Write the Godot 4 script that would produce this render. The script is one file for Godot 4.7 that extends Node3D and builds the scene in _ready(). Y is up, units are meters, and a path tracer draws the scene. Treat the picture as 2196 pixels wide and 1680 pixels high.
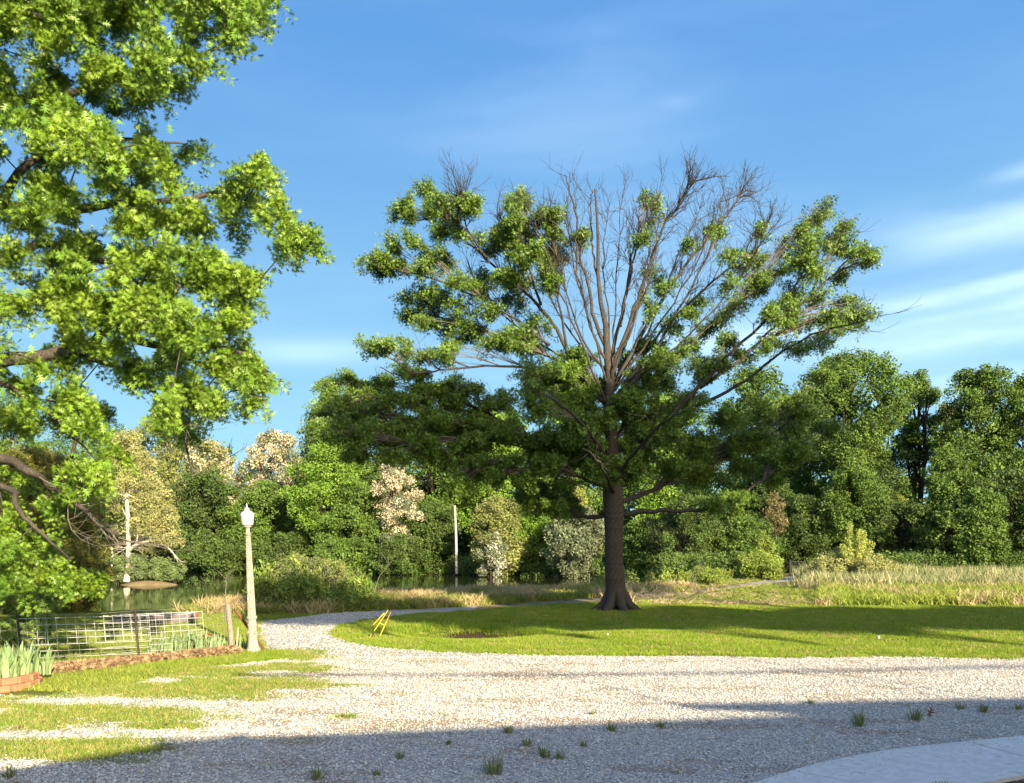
extends Node3D
# A gravel yard in evening sun: a half-dead pin oak in the middle, another oak reaching in from the left, a pond with woods behind.
# Distances in metres, y up, the camera 2.1 m above the yard looking along -z.

const FOCAL := 1902.0
const MID := 1098.0
const HORIZON := 1175.0
const EYE := 2.1
const SUN_DIR := Vector3(0.4413, 0.342, 0.830)   # towards the sun: low, behind the viewer

var rng := RandomNumberGenerator.new()
var taken := {}
var noise_a := FastNoiseLite.new()
var noise_b := FastNoiseLite.new()
var M := {}
var L := {}          # leaf, sprig, clump and blade meshes
var drive := PackedVector2Array()
var pond_line := PackedVector2Array()

class Buf:
	var v := PackedVector3Array()
	var n := PackedVector3Array()
	var uv := PackedVector2Array()
	var c := PackedColorArray()
	var i := PackedInt32Array()
	func tube(pts: Array, rad: Array, sides: int, ripple := 0.0, ripples := 0, cap := true):
		var start := v.size()
		var count := pts.size()
		var a := Vector3.ZERO
		for k in count:
			var t: Vector3 = (pts[mini(k + 1, count - 1)] - pts[maxi(k - 1, 0)]).normalized()
			if k == 0:
				a = t.cross(Vector3(0.31, 0.12, 0.94) if absf(t.z) < 0.8 else Vector3.RIGHT).normalized()
			else:
				a = (a - t * a.dot(t)).normalized()
			var b := t.cross(a)
			var r: float = rad[k]
			for s in sides:
				var g := TAU * s / sides
				var o := a * cos(g) + b * sin(g)
				v.append(pts[k] + o * r * (1.0 + ripple * cos(g * ripples)))
				n.append(o)
		for k in count - 1:
			for s in sides:
				var p := start + k * sides + s
				var q := start + k * sides + (s + 1) % sides
				i.append_array(PackedInt32Array([p, p + sides, q, q, p + sides, q + sides]))
		if cap:
			for e in [0, count - 1]:
				var t: Vector3 = (pts[0] - pts[1]).normalized() if e == 0 else (pts[e] - pts[e - 1]).normalized()
				var m := v.size()
				v.append(pts[e])
				n.append(t)
				for s in sides:
					v.append(v[start + e * sides + s])
					n.append(t)
				for s in sides:
					var p := m + 1 + s
					var q := m + 1 + (s + 1) % sides
					i.append_array(PackedInt32Array([m, p, q] if e == 0 else [m, q, p]))
	func tri(p: Vector3, q: Vector3, r: Vector3):       # flat shaded soup
		var s := v.size()
		v.append(p)
		v.append(q)
		v.append(r)
		i.append_array(PackedInt32Array([s, s + 1, s + 2]))
	func ntri(p: Vector3, q: Vector3, r: Vector3, out: Vector3):
		var g := (q - p).cross(r - p).normalized()
		if g.dot(out) > 0:
			var h := q
			q = r
			r = h
		else:
			g = -g
		tri(p, q, r)
		for k in 3:
			n.append(g)
	func quad(p: Vector3, q: Vector3, r: Vector3, s: Vector3, out: Vector3):
		ntri(p, q, r, out)
		ntri(p, r, s, out)
	func box(x: Transform3D, size: Vector3, bevel := 0.0):
		# a box with its edges chamfered
		var h := size * 0.5
		var e := minf(bevel, minf(h.x, minf(h.y, h.z)) * 0.6)
		for ax in 3:
			for sg in [-1.0, 1.0]:
				var u := (ax + 1) % 3
				var w := (ax + 2) % 3
				var c4 := []
				for k in [[-1, -1], [1, -1], [1, 1], [-1, 1]]:
					var p := Vector3.ZERO
					p[ax] = h[ax] * sg
					p[u] = (h[u] - e) * k[0]
					p[w] = (h[w] - e) * k[1]
					c4.append(x * p)
				var o := Vector3.ZERO
				o[ax] = sg
				quad(c4[0], c4[1], c4[2], c4[3], x.basis * o)
		if e <= 0.0:
			return
		for ax in 3:
			var u := (ax + 1) % 3
			var w := (ax + 2) % 3
			for su in [-1.0, 1.0]:
				for sw in [-1.0, 1.0]:
					var c4 := []
					for k in [[-1, 0], [1, 0], [1, 1], [-1, 1]]:
						var p := Vector3.ZERO
						p[ax] = (h[ax] - e) * k[0]
						p[u] = (h[u] if k[1] == 0 else h[u] - e) * su
						p[w] = (h[w] - e if k[1] == 0 else h[w]) * sw
						c4.append(x * p)
					var o := Vector3.ZERO
					o[u] = su
					o[w] = sw
					quad(c4[0], c4[1], c4[2], c4[3], x.basis * o)
		for sx in [-1.0, 1.0]:
			for sy in [-1.0, 1.0]:
				for sz in [-1.0, 1.0]:
					ntri(x * Vector3(h.x * sx, (h.y - e) * sy, (h.z - e) * sz), x * Vector3((h.x - e) * sx, h.y * sy, (h.z - e) * sz), x * Vector3((h.x - e) * sx, (h.y - e) * sy, h.z * sz), x.basis * Vector3(sx, sy, sz))
	func lathe(prof: Array, sides: int, ripple := 0.0, ripples := 0):
		# prof: Vector2(radius, height) from the bottom up
		var pts := []
		var rad := []
		for p in prof:
			pts.append(Vector3(0, p.y, 0))
			rad.append(p.x)
		var start := v.size()
		var count := prof.size()
		for k in count:
			var d: Vector2 = prof[mini(k + 1, count - 1)] - prof[maxi(k - 1, 0)]
			var sl := Vector2(d.y, -d.x).normalized()
			for s in sides:
				var g := TAU * s / sides
				var o := Vector3(cos(g), 0, sin(g))
				v.append(o * rad[k] * (1.0 + ripple * cos(g * ripples)) + pts[k])
				var tw := ripple * ripples * sin(g * ripples)
				n.append((o * sl.x + Vector3(-sin(g), 0, cos(g)) * tw + Vector3.UP * sl.y).normalized())
		for k in count - 1:
			for s in sides:
				var p := start + k * sides + s
				var q := start + k * sides + (s + 1) % sides
				i.append_array(PackedInt32Array([p, q, p + sides, q, q + sides, p + sides]))
	func mesh(mat: Material) -> ArrayMesh:
		var arr := []
		arr.resize(Mesh.ARRAY_MAX)
		arr[Mesh.ARRAY_VERTEX] = v
		if n.size() == v.size():
			arr[Mesh.ARRAY_NORMAL] = n
		if c.size() == v.size():
			arr[Mesh.ARRAY_COLOR] = c
		if uv.size() == v.size():
			arr[Mesh.ARRAY_TEX_UV] = uv
		arr[Mesh.ARRAY_INDEX] = i
		var am := ArrayMesh.new()
		am.add_surface_from_arrays(Mesh.PRIMITIVE_TRIANGLES, arr)
		am.surface_set_material(0, mat)
		return am

class Spots:                      # places and tints of many alike pieces
	var x: Array[Transform3D] = []
	var c := PackedColorArray()
	func put(t: Transform3D, col: Color):
		x.append(t)
		c.append(col)

# ---------------------------------------------------------------- naming

func numbered(called: String) -> String:
	var k: int = taken.get(called, 0)
	taken[called] = k + 1
	return called if k == 0 else "%s_%03d" % [called, k]

func tag(o: Node, label := "", category := "", group := "", kind := ""):
	if label:
		o.set_meta("label", label)
	if category:
		o.set_meta("category", category)
	if group:
		o.set_meta("group", group)
	if kind:
		o.set_meta("kind", kind)

func thing(called: String, where: Vector3, label: String, category: String, group := "") -> Node3D:
	var o := Node3D.new()
	o.name = numbered(called)
	o.position = where
	add_child(o)
	tag(o, label, category, group)
	return o

func part(called: String, b: Buf, mat: Material, parent: Node3D, label := "") -> MeshInstance3D:
	var o := MeshInstance3D.new()
	o.name = called
	o.mesh = b.mesh(mat)
	if parent == self:
		o.name = numbered(called)
	parent.add_child(o, true)
	if label:
		tag(o, label)
	return o

func use(called: String, m: Mesh, parent: Node3D, t: Transform3D) -> MeshInstance3D:
	var o := MeshInstance3D.new()
	o.name = called
	o.mesh = m
	o.transform = t
	parent.add_child(o, true)
	return o

func many(called: String, m: Mesh, s: Spots, parent: Node3D) -> MultiMeshInstance3D:
	var mm := MultiMesh.new()
	mm.transform_format = MultiMesh.TRANSFORM_3D
	mm.use_colors = true
	mm.mesh = m
	mm.instance_count = s.x.size()
	for k in s.x.size():
		mm.set_instance_transform(k, s.x[k])
		mm.set_instance_color(k, s.c[k])
	var o := MultiMeshInstance3D.new()
	o.name = called if parent != self else numbered(called)
	o.multimesh = mm
	parent.add_child(o, true)
	o.set_meta("kind", "stuff")
	return o

# ---------------------------------------------------------------- places

func at(u: float, v: float, d: float) -> Vector3:
	return Vector3((u - MID) / FOCAL * d, EYE - (v - HORIZON) / FOCAL * d, -d)

func flat(u: float, v: float, y := 0.0) -> Vector3:
	var d := (EYE - y) * FOCAL / (v - HORIZON)
	return Vector3((u - MID) / FOCAL * d, y, -d)

func flat2(u: float, v: float, y := 0.0) -> Vector2:
	var p := flat(u, v, y)
	return Vector2(p.x, p.z)

func in_view(x: float, z: float, margin := 260.0) -> bool:
	if z > -1.0:
		return false
	var u := MID + FOCAL * x / -z
	return u > -margin and u < 2196 + margin

func seg_dist(p: Vector2, a: Vector2, b: Vector2) -> float:
	var ab := b - a
	var t := clampf((p - a).dot(ab) / ab.length_squared(), 0, 1)
	return p.distance_to(a + ab * t)

func poly_dist(p: Vector2, poly: PackedVector2Array) -> float:      # positive inside
	var best := 1e9
	for k in poly.size():
		best = minf(best, seg_dist(p, poly[k], poly[(k + 1) % poly.size()]))
	return best if Geometry2D.is_point_in_polygon(p, poly) else -best

func height(x: float, z: float) -> float:
	var h := 0.0
	if z < -26.0:
		var q := poly_dist(Vector2(x, z), pond_line)
		h -= 1.6 * smoothstep(-1.5, 3.5, q)
	var s := (x + 1.0) / 1.5
	var t := (z + 22.9) / (1.5 if z > -22.9 else 0.4)
	h -= 0.55 * exp(-s * s - t * t)
	var s2 := (x - 2.0) / 4.0
	var t2 := (z + 23.4 + x * 0.35) / 1.6
	h -= 0.16 * exp(-s2 * s2 - t2 * t2)
	h += 0.03 * noise_a.get_noise_2d(x * 6, z * 6) if z < -16.5 else 0.0
	return h

func on_drive(x: float, z: float) -> bool:
	var j := noise_b.get_noise_2d(x * 40, z * 40) * 0.22 + noise_b.get_noise_2d(x * 130, z * 130) * 0.12
	return Geometry2D.is_point_in_polygon(Vector2(x + j * 0.6, z + j), drive)

func ell(u: float, v: float, cu: float, cv: float, ru: float, rv: float) -> float:
	var a := (u - cu) / ru
	var b := (v - cv) / rv
	return 1.0 - sqrt(a * a + b * b)

func grassy(x: float, z: float) -> float:
	# how much grass has grown into the gravel at this place of the yard, 0 to 1
	if z > -6.0:
		return 0.0
	var u := MID + FOCAL * x / -z
	var v := HORIZON + EYE * FOCAL / -z
	var n := noise_a.get_noise_2d(x * 9, z * 30) * 0.5 + noise_b.get_noise_2d(x * 70, z * 110) * 0.35
	var g := -1.0
	for e in [[560, 1468, 190, 13], [120, 1610, 260, 32], [250, 1536, 270, 20], [60, 1548, 200, 26], [300, 1480, 330, 34], [90, 1512, 240, 14], [420, 1435, 260, 26], [600, 1405, 110, 16], [330, 1560, 110, 8], [740, 1540, 26, 5], [520, 1447, 130, 9]]:
		g = maxf(g, ell(u, v, e[0], e[1], e[2], e[3]))
	for e in [[170, 1507, 180, 8], [470, 1427, 120, 8], [90, 1583, 210, 8], [330, 1462, 70, 7], [560, 1420, 90, 7], [590, 1445, 70, 6]]:
		g = minf(g, -ell(u, v, e[0], e[1], e[2], e[3]) + 0.15)
	return clampf((g + n * 0.9) * 2.2 + 0.1, 0, 1)

func tint(a: Color, b: Color, spread := 0.25) -> Color:
	var c := a.lerp(b, rng.randf())
	var k := 1.0 + rng.randf_range(-spread, spread)
	return Color(c.r * k, c.g * k, c.b * k)

func vec(r := 1.0) -> Vector3:
	while true:
		var p := Vector3(rng.randf_range(-1, 1), rng.randf_range(-1, 1), rng.randf_range(-1, 1))
		if p.length_squared() <= 1.0:
			return p * r
	return Vector3.ZERO

func turned(dir: Vector3, roll: float) -> Basis:
	var y := dir.normalized()
	var x := y.cross(Vector3(0.2, 0.1, 0.97) if absf(y.z) < 0.9 else Vector3.RIGHT).normalized()
	return Basis(x, y, x.cross(y)).rotated(y, roll)

func spline(pts: Array, steps: int) -> Array:
	var out := []
	for k in pts.size() - 1:
		var p0 = pts[maxi(k - 1, 0)]
		var p3 = pts[mini(k + 2, pts.size() - 1)]
		for s in steps:
			out.append(pts[k].cubic_interpolate(pts[k + 1], p0, p3, float(s) / steps))
	out.append(pts[-1])
	return out

func wobbled(pts: Array, amount: float) -> Array:
	var out := [pts[0]]
	for k in range(1, pts.size()):
		out.append(pts[k] + vec(amount))
	return out

func tapered(count: int, r0: float, r1: float, power := 1.0) -> Array:
	var out := []
	for k in count:
		out.append(lerpf(r0, r1, pow(float(k) / maxi(count - 1, 1), power)))
	return out

# ---------------------------------------------------------------- materials

func picture(size: int, freq: float, ramp: Array, octaves := 4, kind := FastNoiseLite.TYPE_SIMPLEX_SMOOTH, seed_ := 1) -> ImageTexture:
	var n := FastNoiseLite.new()
	n.seed = seed_
	n.noise_type = kind
	n.frequency = freq
	n.fractal_octaves = octaves
	if kind == FastNoiseLite.TYPE_CELLULAR:
		n.cellular_return_type = FastNoiseLite.RETURN_CELL_VALUE
		n.fractal_type = FastNoiseLite.FRACTAL_NONE
	var g := n.get_seamless_image(size, size, false, false, 0.15)
	var im := Image.create(size, size, false, Image.FORMAT_RGB8)
	for y in size:
		for x in size:
			var t := g.get_pixel(x, y).r * (ramp.size() - 1)
			var k := mini(int(t), ramp.size() - 2)
			im.set_pixel(x, y, ramp[k].lerp(ramp[k + 1], t - k))
	return ImageTexture.create_from_image(im)

func solid(called: String, col: Color, rough := 0.9, spec := 0.3) -> StandardMaterial3D:
	var m := StandardMaterial3D.new()
	m.resource_name = called
	m.albedo_color = col.linear_to_srgb()
	m.roughness = rough
	m.metallic_specular = spec
	M[called] = m
	return m

func leafy(called: String, through: float, rough := 0.6, spec := 0.35) -> StandardMaterial3D:
	var m := solid(called, Color.WHITE, rough, spec)
	m.vertex_color_use_as_albedo = true
	m.cull_mode = BaseMaterial3D.CULL_DISABLED
	if through > 0:
		m.backlight_enabled = true
		m.backlight = Color(through, through, through * 0.55)
	return m

func barky(called: String, a: Color, b: Color, scale: Vector3, relief := 1.5) -> StandardMaterial3D:
	var m := solid(called, Color.WHITE, 0.95, 0.2)
	m.albedo_texture = picture(256, 0.03, [a.linear_to_srgb(), b.linear_to_srgb(), a.linear_to_srgb(), b.linear_to_srgb()], 5, FastNoiseLite.TYPE_SIMPLEX_SMOOTH, 7)
	m.uv1_triplanar = true
	m.uv1_world_triplanar = true
	m.uv1_scale = scale
	m.heightmap_enabled = relief > 0
	if relief > 0:
		m.heightmap_texture = m.albedo_texture
		m.heightmap_scale = relief
	return m

func grainy(called: String, size: int, freq: float, ramp: Array, scale: float, kind := FastNoiseLite.TYPE_SIMPLEX_SMOOTH, relief := 1.0, rough := 0.95) -> StandardMaterial3D:
	var m := solid(called, Color.WHITE, rough, 0.25)
	m.albedo_texture = picture(size, freq, ramp, 4, kind, 11)
	m.uv1_triplanar = true
	m.uv1_world_triplanar = true
	m.uv1_scale = Vector3.ONE * scale
	m.vertex_color_use_as_albedo = true
	if relief > 0:
		m.heightmap_enabled = true
		m.heightmap_texture = m.albedo_texture
		m.heightmap_scale = relief
	return m

func make_materials():
	var g := func(k: float) -> Color: return Color(k, k, k)
	leafy("oak_leaf", 0.55, 0.45, 0.45)
	leafy("leaf", 0.6)
	leafy("blade", 0.7)
	leafy("dry", 0.3, 0.85, 0.2)
	leafy("pebble", 0.0, 0.9, 0.25)
	barky("oak_bark", Color(0.03, 0.026, 0.022), Color(0.105, 0.094, 0.083), Vector3(6.0, 0.6, 6.0), 3.0)
	barky("twig_bark", Color(0.11, 0.098, 0.085), Color(0.21, 0.19, 0.165), Vector3(3, 3, 3), 0.0)
	barky("dark_bark", Color(0.03, 0.025, 0.02), Color(0.09, 0.075, 0.06), Vector3(2, 0.6, 2), 2.0)
	barky("pale_bark", Color(0.3, 0.26, 0.2), Color(0.62, 0.57, 0.47), Vector3(1.2, 0.6, 1.2), 0.0)
	barky("post_wood", Color(0.11, 0.095, 0.075), Color(0.36, 0.33, 0.28), Vector3(12, 1.4, 12), 0.6)
	barky("rust", Color(0.09, 0.04, 0.025), Color(0.24, 0.11, 0.07), Vector3(9, 9, 9), 0.2)
	barky("cast_iron", Color(0.17, 0.145, 0.115), Color(0.43, 0.41, 0.37), Vector3(5, 2.2, 5), 0.4)
	barky("brick_clay", Color(0.27, 0.105, 0.06), Color(0.5, 0.25, 0.15), Vector3(11, 11, 11), 0.4)
	barky("boat_hull", Color(0.12, 0.10, 0.12), Color(0.24, 0.22, 0.24), Vector3(3, 3, 3), 0.2)
	barky("house_wall", Color(0.62, 0.6, 0.56), Color(0.7, 0.68, 0.64), Vector3(2, 2, 2), 0.2)
	barky("shingle", Color(0.07, 0.065, 0.06), Color(0.13, 0.12, 0.11), Vector3(3, 3, 3), 0.2)
	grainy("concrete", 256, 0.02, [Color(0.70, 0.685, 0.655), Color(0.86, 0.85, 0.83), Color(0.80, 0.79, 0.765), Color(0.87, 0.86, 0.84)], 0.7, FastNoiseLite.TYPE_SIMPLEX_SMOOTH, 0.15)
	grainy("soil", 256, 0.04, [g.call(0.62), g.call(1.0), g.call(0.75), g.call(0.95)], 1.2, FastNoiseLite.TYPE_SIMPLEX_SMOOTH, 2.0)
	grainy("gravel", 1024, 0.09, [g.call(0.6), g.call(0.95), g.call(0.74), g.call(1.0), g.call(0.66), g.call(0.9)], 0.45, FastNoiseLite.TYPE_CELLULAR, 1.6)
	var w := solid("water", Color(0.020, 0.026, 0.010), 0.04, 0.5)
	w.normal_enabled = true
	w.normal_scale = 0.05
	var wn := FastNoiseLite.new()
	wn.seed = 4
	wn.frequency = 0.012
	var wi := wn.get_seamless_image(256, 256)
	wi.bump_map_to_normal_map(3.0)
	w.normal_texture = ImageTexture.create_from_image(wi)
	w.uv1_triplanar = true
	w.uv1_world_triplanar = true
	w.uv1_scale = Vector3(0.16, 0.16, 0.5)
	solid("white_glass", Color(0.50, 0.51, 0.49), 0.5, 0.4)
	solid("galvanised", Color(0.52, 0.55, 0.54), 0.4, 0.5)
	solid("wire", Color(0.27, 0.26, 0.23), 0.6, 0.5)
	solid("post_paint", Color(0.05, 0.035, 0.03), 0.7, 0.4)
	solid("yellow_paint", Color(0.62, 0.47, 0.04), 0.6, 0.4)
	solid("gate_paint", Color(0.03, 0.032, 0.036), 0.6, 0.4)
	solid("white_plastic", Color(0.75, 0.76, 0.74), 0.5, 0.4)
	solid("pole_wood", Color(0.34, 0.34, 0.335), 0.9, 0.2)
	solid("cable", Color(0.03, 0.03, 0.03), 0.7, 0.3)
	solid("window_glass", Color(0.03, 0.035, 0.04), 0.08, 0.5)

# ---------------------------------------------------------------- leaves, blades, stones

func oak_leaf(b: Buf, p: Vector3, dir: Vector3, face: Vector3, size: float):
	var y := dir.normalized()
	var z := (face - y * face.dot(y)).normalized()
	var x := y.cross(z)
	var pt := func(a: float, t: float) -> Vector3: return p + (y * t + x * a + z * (absf(a) * 0.22 - t * t * 0.12)) * size
	b.tri(pt.call(0, -0.1), pt.call(-0.05, 0.3), pt.call(0.05, 0.3))
	b.tri(pt.call(-0.05, 0.3), pt.call(-0.05, 0.78), pt.call(0.05, 0.3))
	b.tri(pt.call(0.05, 0.3), pt.call(-0.05, 0.78), pt.call(0.05, 0.78))
	b.tri(pt.call(-0.07, 0.74), pt.call(0.0, 1.12), pt.call(0.07, 0.74))
	for s in [-1.0, 1.0]:
		b.tri(pt.call(0.03 * s, 0.16), pt.call(0.34 * s, 0.30), pt.call(0.04 * s, 0.36))
		b.tri(pt.call(0.03 * s, 0.38), pt.call(0.5 * s, 0.70), pt.call(0.05 * s, 0.60))
		b.tri(pt.call(0.05 * s, 0.62), pt.call(0.36 * s, 0.98), pt.call(0.05 * s, 0.80))

func make_leaves():
	L.sprig = []
	for k in 4:
		var b := Buf.new()
		for j in 10:
			var g := j * 2.4 + rng.randf_range(-0.5, 0.5)
			var out := Vector3(cos(g), rng.randf_range(-0.2, 0.9), sin(g)).normalized()
			oak_leaf(b, Vector3(0, 0.028 * j - 0.12, 0) + out * rng.randf_range(0.03, 0.06), out, (Vector3.UP * 0.6 + vec(1.0)), rng.randf_range(0.075, 0.165))
		b.n = PackedVector3Array()
		L.sprig.append(b.mesh(M.oak_leaf))
	L.oak_leaf = []
	for k in 3:
		var b := Buf.new()
		oak_leaf(b, Vector3.ZERO, Vector3.UP, Vector3(0.1 * k - 0.1, 0.1, 1), 0.15)
		L.oak_leaf.append(b.mesh(M.oak_leaf))
	L.clump = []
	for k in 4:
		var b := Buf.new()
		for j in 30:
			var p := vec(1.0)
			var f := (p * 0.6 + vec(1.0) + Vector3(0, 0.35, 0)).normalized()
			var t := turned(f, rng.randf() * TAU)
			var s := rng.randf_range(0.16, 0.3)
			var a := p - t.x * s
			var c := p + t.x * s
			b.tri(a, p + t.z * s * 0.55 + t.y * s * 0.1, c)
			b.tri(a, c, p - t.z * s * 0.55 + t.y * s * 0.1)
		L.clump.append(b.mesh(M.leaf))
	L.needles = []                               # juniper spray
	for k in 3:
		var b := Buf.new()
		for j in 40:
			var dir := (vec(1.0) + Vector3(0, 0.5, 0)).normalized()
			var p := vec(0.7)
			var t := turned(dir, rng.randf() * TAU)
			b.tri(p - t.x * 0.05, p + dir * rng.randf_range(0.35, 0.6), p + t.x * 0.05)
		L.needles.append(b.mesh(M.leaf))
	L.turf = []
	for k in 4:
		var b := Buf.new()
		for j in 14:
			var p := Vector3(rng.randf_range(-1, 1), 0, rng.randf_range(-1, 1)) * 0.09
			var lean := Vector3(rng.randf_range(-1, 1), 0, rng.randf_range(-1, 1)) * 0.045
			var w := Vector3(rng.randf_range(-1, 1), 0, rng.randf_range(-1, 1)).normalized() * 0.006
			b.tri(p - w, p + lean + Vector3(0, rng.randf_range(0.04, 0.085), 0), p + w)
		L.turf.append(b.mesh(M.blade))
	L.tall = []
	for k in 4:
		var b := Buf.new()
		for j in 16:
			var p := Vector3(rng.randf_range(-1, 1), 0, rng.randf_range(-1, 1)) * 0.2
			var lean := Vector3(rng.randf_range(-1, 1), 0, rng.randf_range(-1, 1)) * 0.3
			var w := Vector3(rng.randf_range(-1, 1), 0, rng.randf_range(-1, 1)).normalized() * rng.randf_range(0.010, 0.018)
			var h := rng.randf_range(0.55, 1.0)
			var mid := p + lean * 0.35 + Vector3(0, h * 0.6, 0)
			b.tri(p - w, mid - w * 0.8, p + w)
			b.tri(p + w, mid - w * 0.8, mid + w * 0.8)
			b.tri(mid - w * 0.8, p + lean + Vector3(0, h, 0), mid + w * 0.8)
		L.tall.append(b.mesh(M.blade))
	L.stalk = []                                  # leafy weed stalks
	for k in 3:
		var b := Buf.new()
		for j in 5:
			var p := Vector3(rng.randf_range(-1, 1), 0, rng.randf_range(-1, 1)) * 0.2
			var top := p + Vector3(rng.randf_range(-0.2, 0.2), rng.randf_range(0.7, 1.0), rng.randf_range(-0.2, 0.2))
			b.tri(p - Vector3(0.008, 0, 0), top, p + Vector3(0.008, 0, 0))
			for q in 16:
				var c := p.lerp(top, 0.25 + 0.75 * q / 15.0)
				var o := Vector3(rng.randf_range(-1, 1), rng.randf_range(0.0, 0.9), rng.randf_range(-1, 1)).normalized()
				var t := turned(o, rng.randf() * TAU)
				var s := rng.randf_range(0.07, 0.13)
				b.tri(c, c + o * s * 0.6 + t.x * s * 0.3, c + o * s * 1.3)
				b.tri(c, c + o * s * 1.3, c + o * s * 0.6 - t.x * s * 0.3)
		L.stalk.append(b.mesh(M.leaf))
	L.pebble = []
	for k in 4:
		var b := Buf.new()
		var ring := []
		for j in 6:
			var g := TAU * j / 6 + rng.randf_range(-0.3, 0.3)
			ring.append(Vector3(cos(g) * rng.randf_range(0.7, 1.1), rng.randf_range(-0.15, 0.2), sin(g) * rng.randf_range(0.6, 1.0)))
		var top := Vector3(rng.randf_range(-0.3, 0.3), rng.randf_range(0.5, 0.75), rng.randf_range(-0.3, 0.3))
		for j in 6:
			b.ntri(ring[j], ring[(j + 1) % 6], top, ring[j] + Vector3.UP * 0.6)
			b.ntri(ring[j], ring[(j + 1) % 6], Vector3(0, -0.5, 0), ring[j] - Vector3.UP * 0.6)
		L.pebble.append(b.mesh(M.pebble))
	L.dead_leaf = []
	for k in 2:
		var b := Buf.new()
		oak_leaf(b, Vector3(0, 0, -0.06), Vector3(0, 0.25, 1), Vector3(0.3, 1, 0), 0.13)
		L.dead_leaf.append(b.mesh(M.dry))

func pick(list: Array):
	return list[rng.randi() % list.size()]

# ---------------------------------------------------------------- setting

func axis_lines(stops: Array) -> PackedFloat32Array:
	var out := PackedFloat32Array()
	for k in stops.size() - 1:
		var a: float = stops[k][0]
		var b: float = stops[k + 1][0]
		var n := maxi(1, int(ceil(absf(b - a) / stops[k][1])))
		for s in n:
			out.append(lerpf(a, b, float(s) / n))
	out.append(stops[-1][0])
	return out

func sheet(xs: PackedFloat32Array, zs: PackedFloat32Array, lift: float, colour: Callable, keep: Callable) -> Buf:
	var b := Buf.new()
	var w := xs.size()
	for z in zs:
		for x in xs:
			b.v.append(Vector3(x, height(x, z) + lift, z))
			b.c.append(colour.call(x, z))
	for r in zs.size():
		for q in w:
			var e := 0.25
			var gx := (b.v[r * w + mini(q + 1, w - 1)] - b.v[r * w + maxi(q - 1, 0)])
			var gz := (b.v[mini(r + 1, zs.size() - 1) * w + q] - b.v[maxi(r - 1, 0) * w + q])
			var nn := gz.cross(gx).normalized()
			b.n.append(nn if nn.y > 0 else -nn)
	for r in zs.size() - 1:
		for q in w - 1:
			var p := r * w + q
			if keep.call((xs[q] + xs[q + 1]) * 0.5, (zs[r] + zs[r + 1]) * 0.5):
				# zs run away from the viewer
				b.i.append_array(PackedInt32Array([p, p + w, p + 1, p + 1, p + w, p + w + 1]))
	return b

func ground_colour(x: float, z: float) -> Color:
	var n := noise_a.get_noise_2d(x * 8, z * 12) * 0.5 + 0.5
	var n2 := noise_b.get_noise_2d(x * 60, z * 60) * 0.5 + 0.5
	var lawn := Color(0.10, 0.155, 0.022).lerp(Color(0.19, 0.19, 0.05), n * 0.5 + n2 * 0.3)
	var meadow := Color(0.13, 0.13, 0.04).lerp(Color(0.27, 0.21, 0.10), n * 0.6 + n2 * 0.3)
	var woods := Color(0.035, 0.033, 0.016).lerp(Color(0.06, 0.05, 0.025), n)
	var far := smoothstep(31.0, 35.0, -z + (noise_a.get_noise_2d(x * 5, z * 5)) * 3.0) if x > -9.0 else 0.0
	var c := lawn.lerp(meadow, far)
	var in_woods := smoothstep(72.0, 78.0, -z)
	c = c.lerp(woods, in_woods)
	var s := (x + 1.0 + noise_b.get_noise_2d(x * 90, z * 90) * 0.4) / 0.6
	var t := (z + 23.05) / 0.5
	c = c.lerp(Color(0.045, 0.035, 0.022), smoothstep(0.08, 0.25, exp(-s * s - t * t) + (n2 - 0.5) * 0.3))
	return c

func gravel_colour(x: float, z: float) -> Color:
	var n := noise_a.get_noise_2d(x * 10, z * 26) * 0.5 + 0.5
	var n2 := noise_b.get_noise_2d(x * 50, z * 90) * 0.5 + 0.5
	var c := Color(0.52, 0.505, 0.48).lerp(Color(0.60, 0.57, 0.51), n)
	c = c.lerp(Color(0.46, 0.33, 0.19), smoothstep(0.18, 0.55, noise_a.get_noise_2d(x * 13, -z * 40) + 0.6 * noise_b.get_noise_2d(x * 60, -z * 120)) * 0.55)
	c = c.lerp(Color(0.17, 0.15, 0.055), grassy(x, z) * 0.75)
	return c

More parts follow.
